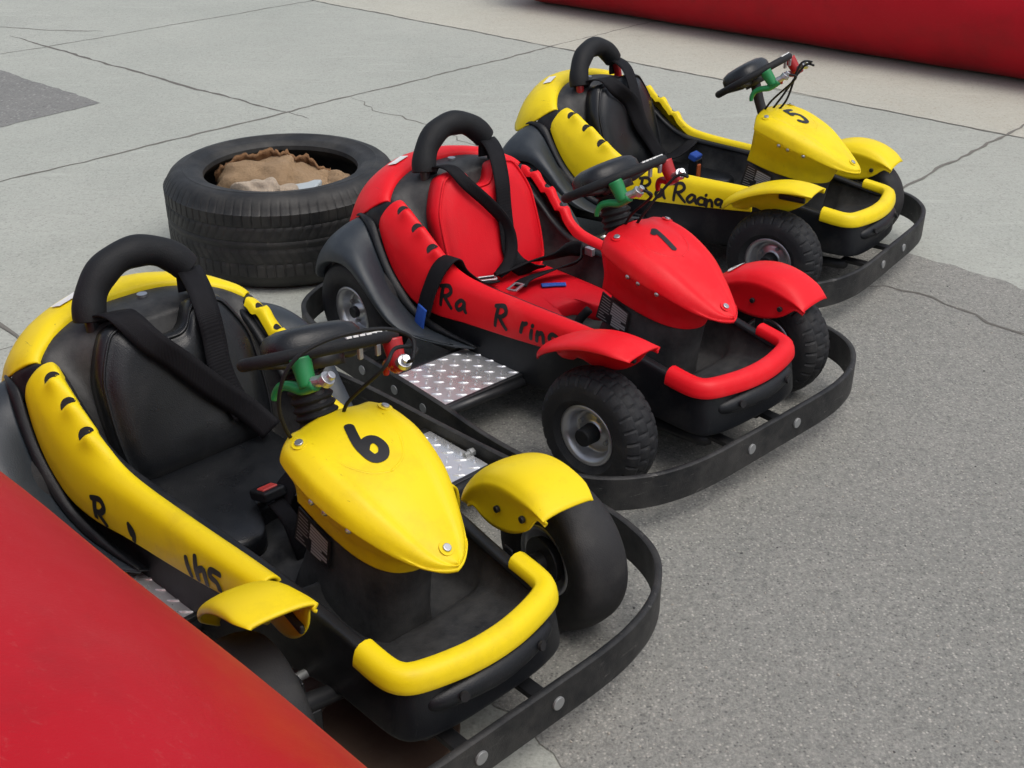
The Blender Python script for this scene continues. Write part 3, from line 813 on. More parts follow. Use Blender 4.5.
    for i, p in enumerate(lp):
        t = (lp[(i + 1) % n] - lp[i - 1]).normalized(); nn = V(t.y, -t.x, 0)
        sec = []
        for o_, z in ((-.0, .150), (-.003, .1525), (-.011, .1525), (-.014, .150), (-.014, .072), (-.011, .0695), (-.003, .0695), (0, .072)):
            sec.append(bm.verts.new(p + nn * o_ + V(0, 0, z)))
        rings.append(sec)
    for i in range(n):
        A, B = rings[i], rings[(i + 1) % n]
        for j in range(8): bm.faces.new((A[j], A[(j + 1) % 8], B[(j + 1) % 8], B[j]))
    band = link('bumper_band', bm, M['rubber_band'], K, True)
    band.data.set_sharp_from_angle(angle=R(40)) if hasattr(band.data, 'set_sharp_from_angle') else None
    for x, y, nx, ny in ((.1735, -.087, 1, 0), (.1735, .087, 1, 0), (-.48, -.518, 0, -1), (-.60, -.513, 0, -1), (-.74, -.509, 0, -1), (-.48, .518, 0, 1), (-.60, .513, 0, 1), (-.74, .509, 0, 1)):
        b2 = bmesh.new(); cyl_bm(b2, (x, y, .113), (nx, ny, 0), .0125, .006, 20)
        link('band_bolt', b2, M['dull_metal'], band, True, bevel=.0015)
    b2 = bmesh.new(); cyl_bm(b2, (-.50, .498, .128), (0, 1, 0), .010, .014, 6); cyl_bm(b2, (-.50, .487, .128), (0, 1, 0), .006, .02, 12)
    link('band_bolt', b2, M['dull_metal'], band, False, bevel=.001)

    # ---- checker plate side steps
    for s in (-1, 1):
        bm = bmesh.new()
        x0, x1, y0, y1, zz = -.640, -.442, .235, .495, .121
        box_bm(bm, ((x0 + x1) / 2, s * (y0 + y1) / 2, zz), (x1 - x0, y1 - y0, .006))
        nx_, ny_ = 9, 12
        for i in range(nx_):
            for j in range(ny_):
                if (i + j) % 2: continue
                cx_ = x0 + (i + .5) * (x1 - x0) / nx_; cy_ = s * (y0 + (j + .5) * (y1 - y0) / ny_)
                ang = R(45) if (i // 1) % 2 == 0 else R(-45)
                b = bmesh.ops.create_uvsphere(bm, u_segments=8, v_segments=5, radius=1.0,
                        matrix=Matrix.Translation((cx_, cy_, zz + .0028)) @ Matrix.Rotation(ang, 4, 'Z') @ Matrix.Diagonal((.0145, .0042, .0034, 1)))
        link('step_plate', bm, M['alu'], K, False)
        bm = bmesh.new()
        box_bm(bm, ((x1 + .006), s * (y0 + y1) / 2, zz - .010), (.012, y1 - y0, .028)); box_bm(bm, ((x0 - .006), s * (y0 + y1) / 2, zz - .010), (.012, y1 - y0, .028))
        link('step_frame', bm, M['dark_metal'], K, False, bevel=.002)

    # ---- roll hoop with foam
    H = empty('roll_hoop', (0, 0, 0)); H.parent = K
    hpth = [(-.940 - .034 * math.sin(a_), -.124 * math.cos(a_), .490 + .119 * math.sin(a_)) for a_ in [R(6 + 144 * i / 12) for i in range(13)]]
    bm = bmesh.new(); tube_bm(bm, smooth_path(hpth, 6), lambda t: .0325 + .0012 * math.sin(t * 23), 20)
    link('foam_pad', bm, M['foam'], H, True, bevel=.004)
    tube('hoop_tube', [(-.945, -.118, .44), (-.940, -.122, .48)] + hpth[1:-1] + [(-.950, .112, .535), (-.942, .122, .49), (-.945, .118, .44)], .014, M['red_lever'] if P['num'] == '5' else M['dark_metal'], H, 10, k=4)

    # ---- steering column, wheel
    Cn = Vector((-.362, 0, .600)) + Vector(P.get('wheel_off', (0, 0, 0))); tilt = R(P.get('tilt', 40))
    a2 = Vector((math.cos(tilt), 0, math.sin(tilt))); nrm = Vector((-math.sin(tilt), 0, math.cos(tilt)))
    a1 = Matrix.Rotation(P.get('roll', 0), 3, a2) @ Vector((0, 1, 0)); nrm = a2.cross(a1) * -1.0
    if nrm.z < 0: nrm = -nrm
    tube('steering_column', [(-.27, 0, .42), (-.32, 0, .490), (-.358, 0, .590)], .016, M['dark_metal'], K, 12, k=3)
    if P.get('boot'):
        bm = bmesh.new(); pts = smooth_path([(-.315, 0, .440), (-.345, 0, .50), (-.372, 0, .565)], 30)
        tube_bm(bm, pts, lambda t: .038 - .003 * t + .0028 * math.sin(t * 62), 20)
        link('rubber_boot', bm, M['foam'], K)
    W = empty('steering_wheel', Cn); W.parent = K
    ph = P['wheel']
    e1 = a1 * math.cos(ph) + a2 * math.sin(ph); e2 = -a1 * math.sin(ph) + a2 * math.cos(ph)
    def wp(u, v, w=0.0): return e1 * u + e2 * v + nrm * w     # local to W (empty has no rotation)
    ro = [(.133 * math.cos(a_) * (1 + .02 * math.cos(4 * a_)), .120 * math.sin(a_) * (1 - .05 * max(0, math.sin(a_)) ** 6)) for a_ in [2 * math.pi * i / 20 for i in range(20)]]
    bm = bmesh.new(); tube_bm(bm, smooth_path([wp(u, v) for u, v in ro], 4, True), .0112, 14, True)
    link('steering_rim', bm, M['foam'], W)
    bm = bmesh.new()
    for u, v in ((.125, .0), (-.125, .0), (0, -.112)):
        tube_bm(bm, [wp(0, -.01, -.012), wp(u * .5, v * .5, -.012), wp(u, v, 0)], .011, 8)
    cyl_bm(bm, wp(0, 0, -.015), nrm, .040, .03, 20)
    link('steering_spokes', bm, M['dark_metal'], W)
    # padded centre
    bm = bmesh.new()
    gp = []
    for sc, w in ((.98, -.006), (1.0, .010), (.97, .026), (.86, .038), (.62, .045), (.3, .047), (.05, .047)):
        rr = []
        for i in range(28):
            t = 2 * math.pi * i / 28; c, s = math.cos(t), math.sin(t)
            u = .088 * math.copysign(abs(c) ** .7, c) * sc; v = .066 * math.copysign(abs(s) ** .7, s) * sc
            rr.append(wp(u, v - .022, w + P.get('pad_up', 0)))
        gp.append(rr)
    grid_bm(bm, gp, True)
    link('steering_pad', bm, M['vinyl_black'], W)
    # row of small white dashes along the front of the rim
    bm = bmesh.new()
    for k in range(7):
        u = -.010 + k * .0135; an = math.acos(u / .133)
        p = wp(u, .118 * math.sin(an) * .965, 0) + nrm * .0105 + e2 * .0050
        box_bm(bm, p, (.0035 if k % 3 else .006, .010, .0035), Matrix((nrm.cross(e1), e1, nrm)).transposed())
    link('rim_dashes', bm, M['white'], W, False)
    ad = {}
    for (u, mt, sgn, nm) in ((-.088, M['green'], -1, 'brake_lever'), (.092, M['red_lever'], 1, 'throttle_lever')):
        bm = bmesh.new()
        b0 = wp(u, .088, -.006)
        dx = (-e2 * .93 + e1 * sgn * .28).normalized()
        tube_bm(bm, smooth_path([b0, b0 - nrm * .022 - dx * .002, b0 - nrm * .048 - dx * .004], 4), lambda t: .0185 - .004 * t, 12)
        c0 = b0 - nrm * .046
        tube_bm(bm, smooth_path([c0 - dx * .022, c0 + dx * .010 - nrm * .004, c0 + dx * .034 + nrm * .004, c0 + dx * .056 + nrm * .006, c0 + dx * .072 - nrm * .004, c0 + dx * .078 - nrm * .014], 4), lambda t: .0115 - .006 * t, 10)
        lev = link(nm, bm, mt, W)
        bm = bmesh.new()
        q0 = c0 - dx * .020 + nrm * .004
        cyl_bm(bm, q0 - dx * .010, dx, .0095, .026, 14); cyl_bm(bm, q0 - dx * .026, dx - nrm * .5, .0130, .013, 18); cyl_bm(bm, q0 - dx * .036 + nrm * .004, dx - nrm * .5, .0075, .012, 12)
        link('cable_adjuster', bm, M['metal'], lev, False, bevel=.0015)
        ad[nm] = q0 - dx * .038
    # brackets under the rim
    for u in (0.015, .05):
        bm = bmesh.new(); box_bm(bm, wp(u, .104, -.018), (.008, .009, .022))
        link('rim_clip', bm, M['metal'], W, False, bevel=.002)
    # control cables
    g0 = ad['brake_lever']; r0 = ad['throttle_lever']
    base = Vector((-.318, 0, .485)) - Cn
    for pts in P['cables'](wp, g0, r0, base):
        tube('control_cable', pts, .0034, M['foam'], W, 8, k=8)

    # ---- harness and odds and ends differ per kart
    P['harness'](K)
    return K

def side_y(n, v=(0, 1, 0)): return [Vector(v)] * n

def cables_std(wp, g0, r0, base):
    return [[g0, g0 + V(.02, .01, -.012), base + V(.035, -.022, .05), base + V(.0, -.012, -.01)],
            [r0, r0 + V(.025, -.012, .0), wp(.05, .14, -.05), base + V(.055, .01, .06), base + V(.01, .012, -.01)]]

def cables_three(wp, g0, r0, base):
    return cables_std(wp, g0, r0, base) + [[r0, r0 + V(.02, -.02, .012), wp(.02, .145, -.04), base + V(.07, .012, .05), base + V(.02, .014, -.01)]]

def cables_long(wp, g0, r0, base):
    return [[r0, r0 + V(.012, .004, .010), wp(.09, .150, -.010), wp(.03, .160, .014), wp(-.06, .140, .014), wp(-.115, .105, -.012), wp(-.125, .055, -.07), wp(-.095, .01, -.13), base + V(-.01, -.045, -.02)],
            [r0, wp(.10, .145, -.03), wp(.06, .142, -.022), wp(.03, .14, -.05), base + V(.035, .025, .04), base + V(.01, .03, -.02)]]

def harness_six(K):
    ribbon('shoulder_strap', [(-.945, -.108, .470), (-.925, -.104, .516), (-.862, -.092, .532), (-.812, -.060, .480), (-.794, -.016, .428), (-.768, .040, .356), (-.748, .092, .297), (-.715, .125, .246)],
           [(.2, 1, 0), (.2, 1, 0), (.25, 1, .0), (.35, 1, .25), (.3, 1, .5), (.3, 1, .5), (.3, 1, .4), (.5, 1, .2)], .052, M['webbing'], K)
    ribbon('shoulder_strap', [(-.952, .105, .500), (-.948, .106, .548), (-.872, .085, .538), (-.824, .073, .498), (-.808, .071, .445), (-.792, .066, .396), (-.778, .072, .345), (-.755, .09, .28)],
           [(0, 1, 0)] * 8, .052, M['webbing'], K)
    # hanging webbing near the console
    ribbon('lap_strap', [(-.44, .14, .27), (-.47, .09, .30), (-.50, .03, .26), (-.50, 0.0, .225)], [(1, .2, 0)] * 4, .05, M['webbing'], K)
    B = empty('belt_buckle', (0, 0, 0)); B.parent = K
    bm = bmesh.new(); box_bm(bm, (-.520, -.012, .245), (.062, .050, .022), Matrix.Rotation(R(-18), 3, 'Y')); link('buckle_body', bm, M['black_plastic'], B, True, bevel=.006)
    bm = bmesh.new(); box_bm(bm, (-.520, -.012, .2555), (.026, .034, .008), Matrix.Rotation(R(-18), 3, 'Y')); link('buckle_button', bm, M['buckle_red'], B, True, bevel=.003)
    ribbon('buckle_strap', [(-.495, -.012, .236), (-.455, -.01, .215), (-.435, -.005, .165), (-.43, 0, .135)], [(0, 1, 0)] * 4, .034, M['webbing'], K)

def harness_red(K):
    ribbon('shoulder_strap', [(-.945, -.108, .470), (-.925, -.104, .516), (-.862, -.100, .530), (-.818, -.078, .490), (-.793, -.017, .423), (-.774, .022, .365), (-.755, .025, .307), (-.742, .0, .262), (-.742, -.04, .240)],
           [(.2, 1, 0), (.2, 1, 0), (.2, 1, 0), (.35, 1, .2), (.6, .8, .4), (.8, .5, .3), (.6, .8, 0), (.3, 1, .3), (.4, .7, .3)], .034, M['webbing'], K)
    ribbon('shoulder_strap', [(-.952, .105, .500), (-.948, .106, .548), (-.872, .072, .536), (-.818, .046, .476), (-.798, .036, .412), (-.780, .030, .345), (-.762, .025, .285), (-.735, .045, .242), (-.70, .10, .240)],
           [(0, 1, 0)] * 7 + [(.5, .8, .3), (.9, .1, .4)], .050, M['webbing'], K)
    # lap belt: over the near panel, hanging outside with a blue tab
    ribbon('lap_strap', [(-.735, -.06, .238), (-.735, -.12, .250), (-.722, -.185, .305), (-.712, -.222, .352), (-.720, -.262, .330), (-.735, -.288, .265), (-.748, -.298, .205)],
           [(1, .2, 0), (1, .2, 0), (1, 0, .1), (1, 0, .1), (1, 0, 0), (1, 0, .2), (1, 0, .2)], .054, M['webbing'], K)
    ribbon('webbing_tab', [(-.744, -.303, .225), (-.752, -.307, .190), (-.758, -.308, .155)], [(1, 0, .2)] * 3, .036, M['blue'], K)
    ribbon('lap_strap', [(-.74, -.06, .240), (-.735, -.01, .246), (-.715, .06, .262), (-.690, .12, .268), (-.665, .165, .285), (-.635, .178, .286), (-.625, .15, .262), (-.655, .08, .248), (-.668, .0, .240), (-.655, -.04, .236)],
           [(.8, 0, .6), (.9, 0, .5), (.9, 0, .5), (.7, 0, .7), (.2, 0, 1), (-.3, 0, 1), (.7, 0, .7), (.9, .0, .4), (.9, -.3, .2), (.9, -.4, 0)], .044, M['webbing'], K)
    for c, r in (((-.650, -.058, .240), 20), ((-.735, -.085, .246), -25)):
        bm = bmesh.new(); rot = Matrix.Rotation(R(r), 3, 'Z')
        for d, s in (((0, .024, 0), (.020, .006, .006)), ((0, -.024, 0), (.020, .006, .006)), ((.012, 0, 0), (.008, .05, .006)), ((-.012, 0, 0), (.006, .05, .005))):
            box_bm(bm, Vector(c) + rot @ Vector(d), s, rot)
        link('belt_tongue', bm, M['metal'], K, False, bevel=.0015)
    bm = bmesh.new(); box_bm(bm, (-.60, .176, .294), (.028, .014, .022)); link('belt_clip', bm, M['metal'], K, False, bevel=.002)
    ribbon('webbing_tab', [(-.640, .03, .222), (-.620, .06, .222), (-.60, .085, .222)], [(1, 0, 0)] * 3, .02, M['blue'], K)
    tube('buckle_strap', [(-.44, -.03, .14), (-.45, -.02, .19), (-.43, .0, .23)], .012, M['foam'], K, 8, k=4)

def harness_five(K):
    ribbon('shoulder_strap', [(-.945, -.108, .470), (-.925, -.104, .516), (-.862, -.095, .532), (-.820, -.075, .500), (-.802, -.016, .448), (-.775, .014, .366), (-.756, .054, .306), (-.725, .08, .245)],
           [(.2, 1, 0), (.2, 1, 0), (.3, 1, 0), (.5, .8, .4), (.6, .6, .5), (.3, 1, .3), (.2, 1, .2), (.2, 1, .2)], .052, M['webbing'], K)
    ribbon('shoulder_strap', [(-.952, .105, .500), (-.948, .106, .548), (-.872, .065, .536), (-.815, .034, .463), (-.786, .040, .377), (-.756, .078, .290), (-.715, .10, .24)],
           [(0, 1, 0)] * 7, .052, M['webbing'], K)
    ribbon('lap_strap', [(-.74, .05, .235), (-.69, .10, .25), (-.66, .15, .28), (-.66, .185, .29)], [(1, 0, .2)] * 4, .048, M['webbing'], K)
    B = empty('belt_buckle', (0, 0, 0)); B.parent = K
    bm = bmesh.new(); box_bm(bm, (-.545, .0, .250), (.030, .050, .09)); link('buckle_body', bm, M['black_plastic'], B, True, bevel=.006)
    bm = bmesh.new(); box_bm(bm, (-.530, -.006, .250), (.012, .020, .055)); link('buckle_button', bm, M['orange'], B, True, bevel=.003)
    bm = bmesh.new(); box_bm(bm, (-.545, -.005, .302), (.030, .046, .022), Matrix.Rotation(R(20), 3, 'Y')); link('buckle_tab', bm, M['blue'], B, True, bevel=.005)
    tube('brake_hose', [(-.46, -.14, .20), (-.40, -.10, .215), (-.34, -.06, .20)], .012, M['foam'], K, 8, k=4)

KARTS = {
 'A': dict(colour='yellow', seat='vinyl_black', num='6', num_at=(-.200, .004), num_w=.0185, num_rot=R(-22), steer=R(-8), pitch=(R(33), R(15)), mg_shift=(.035, -.055), mg_z=(-.045, -.012), mg_x=(-.004, 0), roll=R(-8), wheel_off=(.012, .022, .004), wheel=R(0), knob=(False, False), boot=True, tilt=26,
      label='yellow go-kart with number 6 beside the foreground red tube, nearest kart',
      text=[('R', -.726, .200, .060)], text_w=.0135,
      extra_strokes=[[[(-.606, .248), (-.590, .236), (-.596, .212)], [(-.604, .244), (-.600, .226)]], [[(-.424, .262), (-.412, .228)]], [[(-.398, .276), (-.391, .230)], [(-.391, .250), (-.372, .260), (-.366, .228)]], [[(-.326, .272), (-.350, .270), (-.353, .256), (-.334, .250), (-.331, .230), (-.347, .222)]]],
      cables=cables_long, harness=harness_six),
 'R': dict(colour='red', seat='vinyl_red', num='1', num_at=(-.195, .004), num_w=.0150, num_rot=R(-12), steer=.079, pitch=(R(17), 0), wheel=R(0), knob=(True, True), boot=True, tilt=29.5, roll=R(3),
      label='red go-kart with number 1 and red seat, parked between the two yellow karts',
      text=[('R', -.712, .235, .055), ('a', -.655, .238, .052), ('R', -.520, .236, .055), ('i', -.405, .238, .05), ('n', -.382, .238, .052), ('g', -.342, .245, .052)], text_w=.0115,
      extra_strokes=[[[(-.428, .245), (-.424, .272)], [(-.424, .266), (-.412, .274)]]],
      cables=cables_std, harness=harness_red),
 'B': dict(colour='yellow', seat='vinyl_black', num='5', num_at=(-.205, .004), num_w=.0150, num_rot=R(-14), steer=R(2), pitch=(R(17), 0), roll=R(2.5), wheel=R(0), knob=(True, False), boot=False, tilt=34,
      label='yellow go-kart with number 5 parked behind the red kart, farthest kart',
      text=[('R', -.610, .228, .055), ('a', -.551, .228, .050), ('R', -.490, .228, .058), ('a', -.440, .230, .050), ('c', -.405, .230, .046), ('i', -.386, .230, .05), ('n', -.376, .228, .048), ('g', -.345, .236, .046)], text_w=.0105,
      cables=cables_three, harness=harness_five),
}
POSE = {'R': (0.49195729, 2.46014796, -0.82672054), 'A': (-0.10533264, 1.53021758, -0.80797318), 'B': (1.06095472, 3.53643864, -0.64044783)}
for k in ('A', 'R', 'B'): make_kart('go_kart', POSE[k], KARTS[k])


# ------------------------------------------------------------------ car tyre with sacks
TX, TY, TR, TH = -.768, 3.767, .384, .313
T = empty('car_tyre', (TX, TY, 0))
tag(T, 'large black car tyre lying flat on the concrete behind the red kart', 'tyre')
bm = bmesh.new()
prof = [(.250, .296), (.242, .290), (.240, .276), (.258, .255), (.300, .225), (.325, .19), (.33, .1625), (.325, .135), (.300, .10), (.258, .085), (.234, .073), (.236, .059), (.245, .053),
        (.262, .040), (.275, .022), (.290, .006), (.315, .004), (.338, .016), (.352, .035), (.361, .060)]
nt_ = 30
tread = [(.3655, .060 + (.262 - .060) * i / nt_) for i in range(nt_ + 1)]
top = [(.361, .266), (.354, .280), (.345, .294), (.334, .304), (.322, .310), (.312, .313), (.304, .3125), (.300, .3145), (.294, .312), (.284, .309), (.275, .307), (.266, .306), (.257, .303), (.250, .296)]
full_p = prof + tread + top
b0 = len(prof)
def tmod(i, j):
    q = j - b0
    if q > nt_ and q <= nt_ + 3 and i % 7 == 0: return -.0025
    if q < 0 or q > nt_: return 0.0
    d = 0.0
    if q in (6, 13, 14, 17, 24): d = -.0036
    if (q > 24 or q < 6) and i % 7 == 0: d = -.0032
    if 6 < q < 13 and (i + q) % 7 == 0: d = -.003
    if 17 < q < 24 and (i - q) % 7 == 0: d = -.003
    return d
revolve_bm(bm, [(r_ * 1.0506, z_ * .998) for r_, z_ in full_p], 560, 'Z', tmod)
o = link('tyre_casing', bm, M['car_tyre'], T)
o.data.set_sharp_from_angle(angle=R(32)) if hasattr(o.data, 'set_sharp_from_angle') else None
def sack(name, loc, size, rz, mat, label, seed, tilt=(0, 0), hem=None, cat='sandbag', amp=.11):
    rnd = random.Random(seed)
    bm = bmesh.new()
    bmesh.ops.create_icosphere(bm, subdivisions=5, radius=1.0)
    ph = [rnd.random() * 6 for _ in range(8)]
    for v in bm.verts:
        x, y, z = v.co
        e = 2.6
        r = (abs(x) ** e + abs(y) ** e + abs(z) ** 2.2) ** (-1 / e)
        p = Vector((x, y, z)) * r
        w = 1 + amp * .5 * math.sin(3 * x + ph[0] + 2 * y) + amp * .35 * math.sin(7 * x + ph[1] - 4 * z) + amp * .25 * math.sin(11 * y + ph[2] + 5 * x) + amp * .15 * math.sin(19 * x + 13 * y + ph[3])
        if hem: w *= 1 - .13 * math.exp(-((x - .28 - .1 * z) / .055) ** 2) + .03 * math.sin(9 * x)
        v.co = Vector((p.x * size[0] * w, p.y * size[1] * w, p.z * size[2] * w))
    o = link(name, bm, mat)
    o.location = loc; o.rotation_euler = (tilt[0], tilt[1], rz)
    tag(o, label, cat)
    if hem:
        bm = bmesh.new()
        g = []
        pts = smooth_path([Vector(p) for p in hem], 10)
        for i, p in enumerate(pts):
            wv = .006 * math.sin(i * .55) + .004 * math.sin(i * 1.7 + 1) + rnd.uniform(-.002, .002)
            g.append([p + V(wv * .4, wv, -.012), p + V(wv * .6, wv * .8 + .006, .004 + .3 * wv), p + V(0, wv, .012 + .4 * wv), p + V(.0, .010 + wv, .020 + .6 * wv + rnd.uniform(-.003, .003))])
        grid_bm(bm, g)
        h = link('sack_hem', bm, M['burlap_hem'], o, solid=.006)
    return o
sack('sandbag', (TX - .040, TY + .080, .170), (.222, .125, .118), R(-4), M['burlap'], 'large tan burlap sack with frayed seam lying in the car tyre', 3, (R(14), R(-3)),
     hem=[(-.210, .02, .055), (-.14, .04, .098), (-.06, .05, .112), (.02, .05, .120), (.065, .045, .106), (.13, .03, .098), (.195, .02, .05)])
sack('sandbag', (TX + .18, TY + .045, .165), (.070, .10, .090), R(20), M['burlap'], 'small brown burlap sack end against the right inside of the tyre', 8, (0, 0))
sack('sandbag', (TX - .030, TY - .120, .205), (.105, .070, .082), R(10), M['cloth'], 'crumpled pale sack mouth at the front inside the car tyre', 12, (R(10), 0), amp=.3)
bm = bmesh.new(); box_bm(bm, (0, 0, 0), (.15, .12, .07))
o = link('paving_block', bm, M['block'], None, False, bevel=.006); o.location = (TX + .050, TY - .035, .205); o.rotation_euler = (R(6), R(-4), R(-14))
tag(o, 'pale grey flat block lying between the sacks in the tyre', 'block')
# dark floor of debris inside the tyre is simply the ground

# ------------------------------------------------------------------ inflatable barriers
def barrier(p0, ang, r, s0, s1, label, zc, sag=0.0, seed=0):
    d = V(math.cos(ang), math.sin(ang), 0); n = V(-d.y, d.x, 0)
    L = s1 - s0; mid = Vector((p0[0], p0[1], 0)) + d * (s0 + s1) / 2
    bm = bmesh.new(); rows = []
    N = int(L / .06); rnd = random.Random(seed)
    for i in range(N + 1):
        s = -L / 2 + L * i / N
        e = min(i, N - i) / N * L
        q = 1.0 if e > r * .6 else math.sqrt(max(0.0, 1 - (1 - e / (r * .6)) ** 2)) * .97 + .03
        row = []
        for k in range(72):
            a = 2 * math.pi * k / 72
            rr = r * q * (1 + .006 * math.sin(s * 5 + a * 2 + seed) + .004 * math.sin(s * 11 - a * 3))
            y = rr * math.cos(a); z = r + rr * math.sin(a)
            if z < .012: z = .012 + (z - .012) * .12      # flattened where it rests on the ground
            row.append((s, y, max(.004, z)))
        rows.append(row)
    vs = grid_bm(bm, rows, True)
    bm.faces.new(vs[0][::-1]); bm.faces.new(vs[-1])
    o = link('inflatable_barrier', bm, M['barrier'])
    o.location = mid; o.rotation_euler = (0, 0, ang)
    tag(o, label, 'barrier', 'red inflatable barrier tubes')
    return o
a1 = R(-43); n1 = (-math.sin(a1) * .10, math.cos(a1) * .10)
barrier(n1, a1, .45, -3.5, 1.35, 'red inflatable tube in the foreground, lying beside yellow kart 6', .45, seed=1)
a2_ = R(-41.2)
e_dir = (math.sin(R(41.2)), math.cos(R(41.2)))
bx, by = .159 + .02 * e_dir[0], 8.361 + .02 * e_dir[1]
barrier((bx, by), a2_, .34, -.10, 9.0, 'red inflatable tube at the back of the pavement, beyond the karts', .5, seed=2)

# ------------------------------------------------------------------ ground
def sheet(name, pts, z, mat, cuts=0):
    bm = bmesh.new(); bm.faces.new([bm.verts.new((x, y, z)) for x, y in pts])
    o = link(name, bm, mat, None, False); tag(o, kind='structure'); return o
sheet('ground', [(-60, -60), (60, -60), (60, 60), (-60, 60)], 0.0, M['concrete'])
def jag(pts, amp, step, seed, closed=True):
    rnd = random.Random(seed); out = []
    n = len(pts)
    for i in range(n if closed else n - 1):
        a = Vector(pts[i]); b = Vector(pts[(i + 1) % n]); L = (b - a).length
        m = max(1, min(400, int(L / step))); nn = Vector((-(b - a).y, (b - a).x)).normalized()
        for k in range(m):
            p = a.lerp(b, k / m)
            if 0 < k: p = p + nn * (amp * math.sin(k * .37 + seed) + rnd.uniform(-amp, amp))
            out.append((p.x, p.y))
    if not closed: out.append(tuple(pts[-1]))
    return out
dj = V(math.cos(R(-41.75)), math.sin(R(-41.75)), 0)
p3 = V(0.0, 7.118, 0)
q0 = p3 - dj * 8; q1 = p3 + dj * 14
far = V(-dj.y, dj.x, 0) * 6
sheet('pale_pavement', [(q0.x, q0.y), (q1.x, q1.y), (q1.x + far.x, q1.y + far.y), (q0.x + far.x, q0.y + far.y)], .0015, M['concrete_pale'])
# asphalt lane between two ragged edges
da = V(math.cos(R(-48)), math.sin(R(-48)), 0)
pa = V(1.373, 3.718, 0)
pb = V(0.075, 1.455, 0)
pts = [tuple((pb - da * .95).xy), tuple((pb + da * .6).xy), tuple((pb + da * 7).xy), tuple((pa + da * 7).xy), tuple((pa + da * .8).xy), tuple((pa - da * 1.0).xy)]
sheet('asphalt', jag(pts, .010, .03, 4), .002, M['asphalt'])
# dark patch at the left
c0 = V(-2.009, 5.676, 0); u_ = (V(-2.755, 6.347, 0) - c0).normalized(); v_ = (V(-2.331, 5.245, 0) - c0).normalized()
sheet('asphalt_patch', jag([tuple((c0).xy), tuple((c0 + u_ * 2.5).xy), tuple((c0 + u_ * 2.5 + v_ * 2).xy), tuple((c0 + v_ * 2).xy)], .006, .05, 9), .0015, M['patch'])

def strip(name, pts, w, z, mat, seed, amp=.006, wv=.5, step=.05):
    P2 = [Vector((x, y, 0)) for x, y in jag(pts, amp, step, seed, False)]
    rnd = random.Random(seed + 50)
    bm = bmesh.new(); prev = None; n = len(P2)
    for i in range(n):
        t = (P2[min(i + 1, n - 1)] - P2[max(i - 1, 0)]).normalized(); nn = V(-t.y, t.x, 0)
        ww = w * (1 + rnd.uniform(-wv, wv)) * (min(1, .25 + 4 * min(i, n - 1 - i) / n))
        a = bm.verts.new(P2[i] + nn * ww / 2 + V(0, 0, z)); b = bm.verts.new(P2[i] - nn * ww / 2 + V(0, 0, z))
        if prev: bm.faces.new((prev[0], a, b, prev[1]))
        prev = (a, b)
    o = link(name, bm, mat, None, False); tag(o, kind='structure'); return o
strip('pavement_joint', [(-3.024, 7.202), (-2.675, 6.891), (-1.518, 5.875), (-1.106, 5.531), (-.95, 5.40)], .016, .0010, M['crack'], 1)
dj2 = V(math.cos(R(46.5)), math.sin(R(46.5)), 0)
g = V(-2.75, 6.94, 0)
strip('pavement_joint', [tuple((g - dj2 * 1.2).xy), (-2.68, 6.93), tuple((g + dj2 * 6).xy)], .008, .0014, M['joint'], 21)
strip('pavement_joint', [tuple((V(-2.039, 4.486, 0) - dj2 * 2).xy), (-2.039, 4.486), (-1.44, 5.11), (-.803, 5.80), (0.0, 6.652), (.233, 6.93), (.734, 7.464), (1.3, 8.05)], .012, .0018, M['joint'], 2)
strip('pavement_joint', [tuple((p3 - dj * 6).xy), (-1.393, 8.361), (0, 7.118), (.947, 6.265), (1.438, 5.856), (2.016, 5.31), tuple((p3 + dj * 9).xy)], .010, .0026, M['joint'], 3)
strip('pavement_joint', [(1.0, 3.85), (1.566, 4.449), (1.825, 4.73), (2.20, 5.12), (2.5, 5.45), (4.6, 7.6)], .013, .0030, M['joint'], 5)
strip('pavement_joint', [(-1.75, 3.36), (-1.531, 3.165), (-1.461, 3.097), (-1.30, 2.95), (-.4, 2.1)], .012, .0036, M['joint'], 6)
strip('pavement_joint', [(-2.3, 2.12), (-1.467, 2.999), (-1.43, 3.03)], .010, .0012, M['joint'], 7)
strip('pavement_crack', [(-.80, 5.78), (-.62, 5.50), (-.36, 5.28), (-.20, 5.02), (-.05, 4.85)], .006, .0010, M['joint'], 8, amp=.015)
strip('pavement_crack', [(1.02, 3.45), (1.20, 3.45), (1.32, 3.36), (1.50, 3.10), (1.62, 2.92), (2.1, 2.4)], .010, .0034, M['crack'], 9, amp=.012)
strip('pavement_crack', [(-3.3, 7.5), (-2.9, 7.38), (-2.5, 7.33)], .012, .0012, M['joint'], 11, amp=.01)

# loose grit on the asphalt and concrete
def grit(name, n, area, mat, seed, smin, smax, z):
    rnd = random.Random(seed); bm = bmesh.new()
    for _ in range(n):
        x, y = area(rnd); s = rnd.uniform(smin, smax) * rnd.random() ** .6 + smin * .3
        r = bmesh.ops.create_icosphere(bm, subdivisions=1, radius=s, matrix=Matrix.Translation((x, y, z + s * .25)) @ Matrix.Rotation(rnd.random() * 6, 4, 'Z') @ Matrix.Diagonal((1, rnd.uniform(.5, .9), .5, 1)))
    o = link(name, bm, mat, None, False); tag(o, kind='stuff')
    return o
def on_asph(r):
    t = r.uniform(-.6, 3.0); s = r.random()
    p = pb.lerp(pa, s) + da * t
    return p.x, p.y
M['grit_light'] = worn('pale_grit', (0.42, 0.39, 0.34), 0.9, var=.3)
M['grit_dark'] = worn('dark_grit', (0.08, 0.08, 0.08), 0.9)
g1 = grit('loose_grit', 1500, on_asph, M['grit_light'], 3, .0010, .0042, .002); tag(g1, 'pale loose grit scattered over the grey asphalt in front of karts', 'grit')
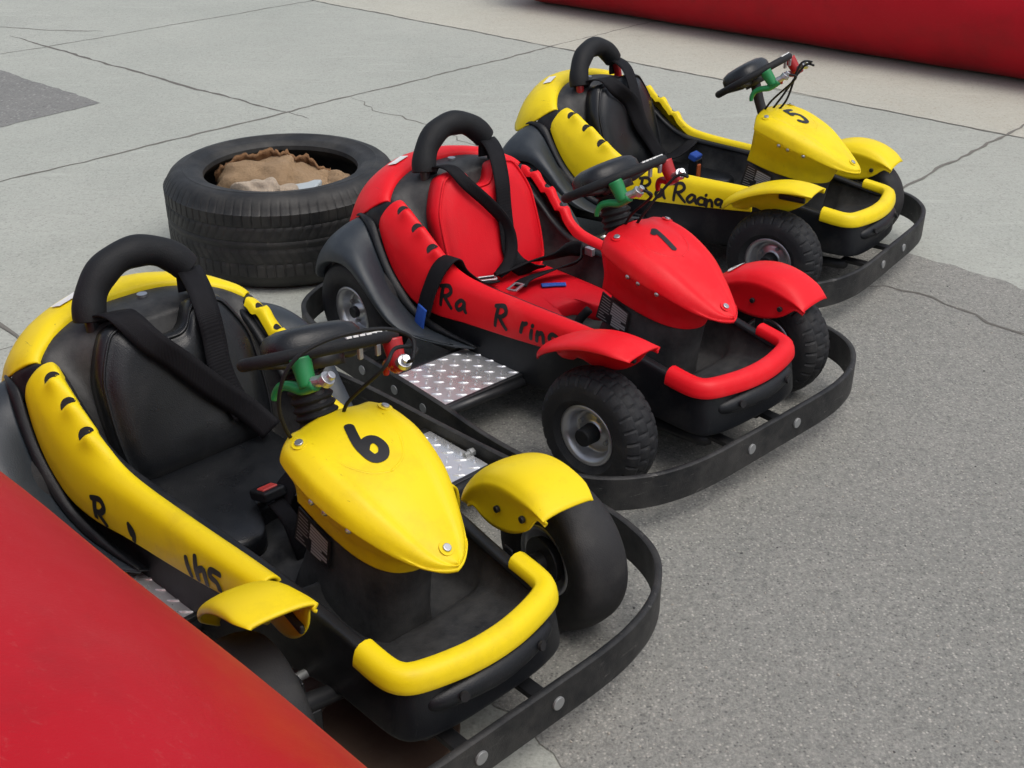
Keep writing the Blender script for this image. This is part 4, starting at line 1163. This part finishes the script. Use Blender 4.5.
g2 = grit('loose_grit', 600, on_asph, M['grit_dark'], 4, .0010, .0045, .002); tag(g2, 'dark loose stone chips scattered over the grey asphalt', 'grit')

# rusty cover under the front of kart 6
bm = bmesh.new()
cyl_bm(bm, (0, 0, .010), (0, 0, 1), .125, .012, 48)
o = link('drain_cover', bm, M['rust'], None, True, bevel=.003); o.location = (-.215, 1.515, 0)
tag(o, 'rusty brown round metal cover on the ground under the front of yellow kart 6', 'drain cover')

# ------------------------------------------------------------------ camera, light
cam = bpy.data.cameras.new('camera'); co = bpy.data.objects.new('camera', cam); COL.objects.link(co)
co.location = (0, 0, 1.51); co.rotation_euler = (R(90 - 28.39), 0, 0)
cam.sensor_width = 36; cam.lens = 1171.1 / 1024 * 36; cam.clip_end = 500; cam.clip_start = .02
scene.camera = co

SUN_EL, SUN_AZ = 66, 125        # elevation; azimuth measured from +Y towards +X
w = bpy.data.worlds.new('World'); scene.world = w; w.use_nodes = True
nt = w.node_tree; bg = nt.nodes['Background']
sky = nt.nodes.new('ShaderNodeTexSky'); sky.sky_type = 'NISHITA'; sky.sun_disc = False
sky.sun_elevation = R(SUN_EL); sky.sun_rotation = R(SUN_AZ); sky.air_density = 1.0; sky.dust_density = 4.0; sky.ozone_density = 1.0
hs = nt.nodes.new('ShaderNodeHueSaturation'); hs.inputs['Saturation'].default_value = 0.55
nt.links.new(sky.outputs[0], hs.inputs['Color']); nt.links.new(hs.outputs[0], bg.inputs['Color'])
bg.inputs['Strength'].default_value = 0.11
sun = bpy.data.lights.new('sun', 'SUN'); so = bpy.data.objects.new('sun', sun); COL.objects.link(so)
sun.energy = 0.7; sun.angle = R(50); sun.color = (1.0, .96, .90)
dirv = V(math.sin(R(SUN_AZ)) * math.cos(R(SUN_EL)), math.cos(R(SUN_AZ)) * math.cos(R(SUN_EL)), math.sin(R(SUN_EL)))
so.rotation_euler = dirv.to_track_quat('Z', 'Y').to_euler(); so.location = (0, 0, 10)
vs = scene.view_settings
vs.view_transform = 'Standard'; vs.look = 'None'; vs.gamma = 1.0; vs.use_curve_mapping = False
vs.exposure = 0.68
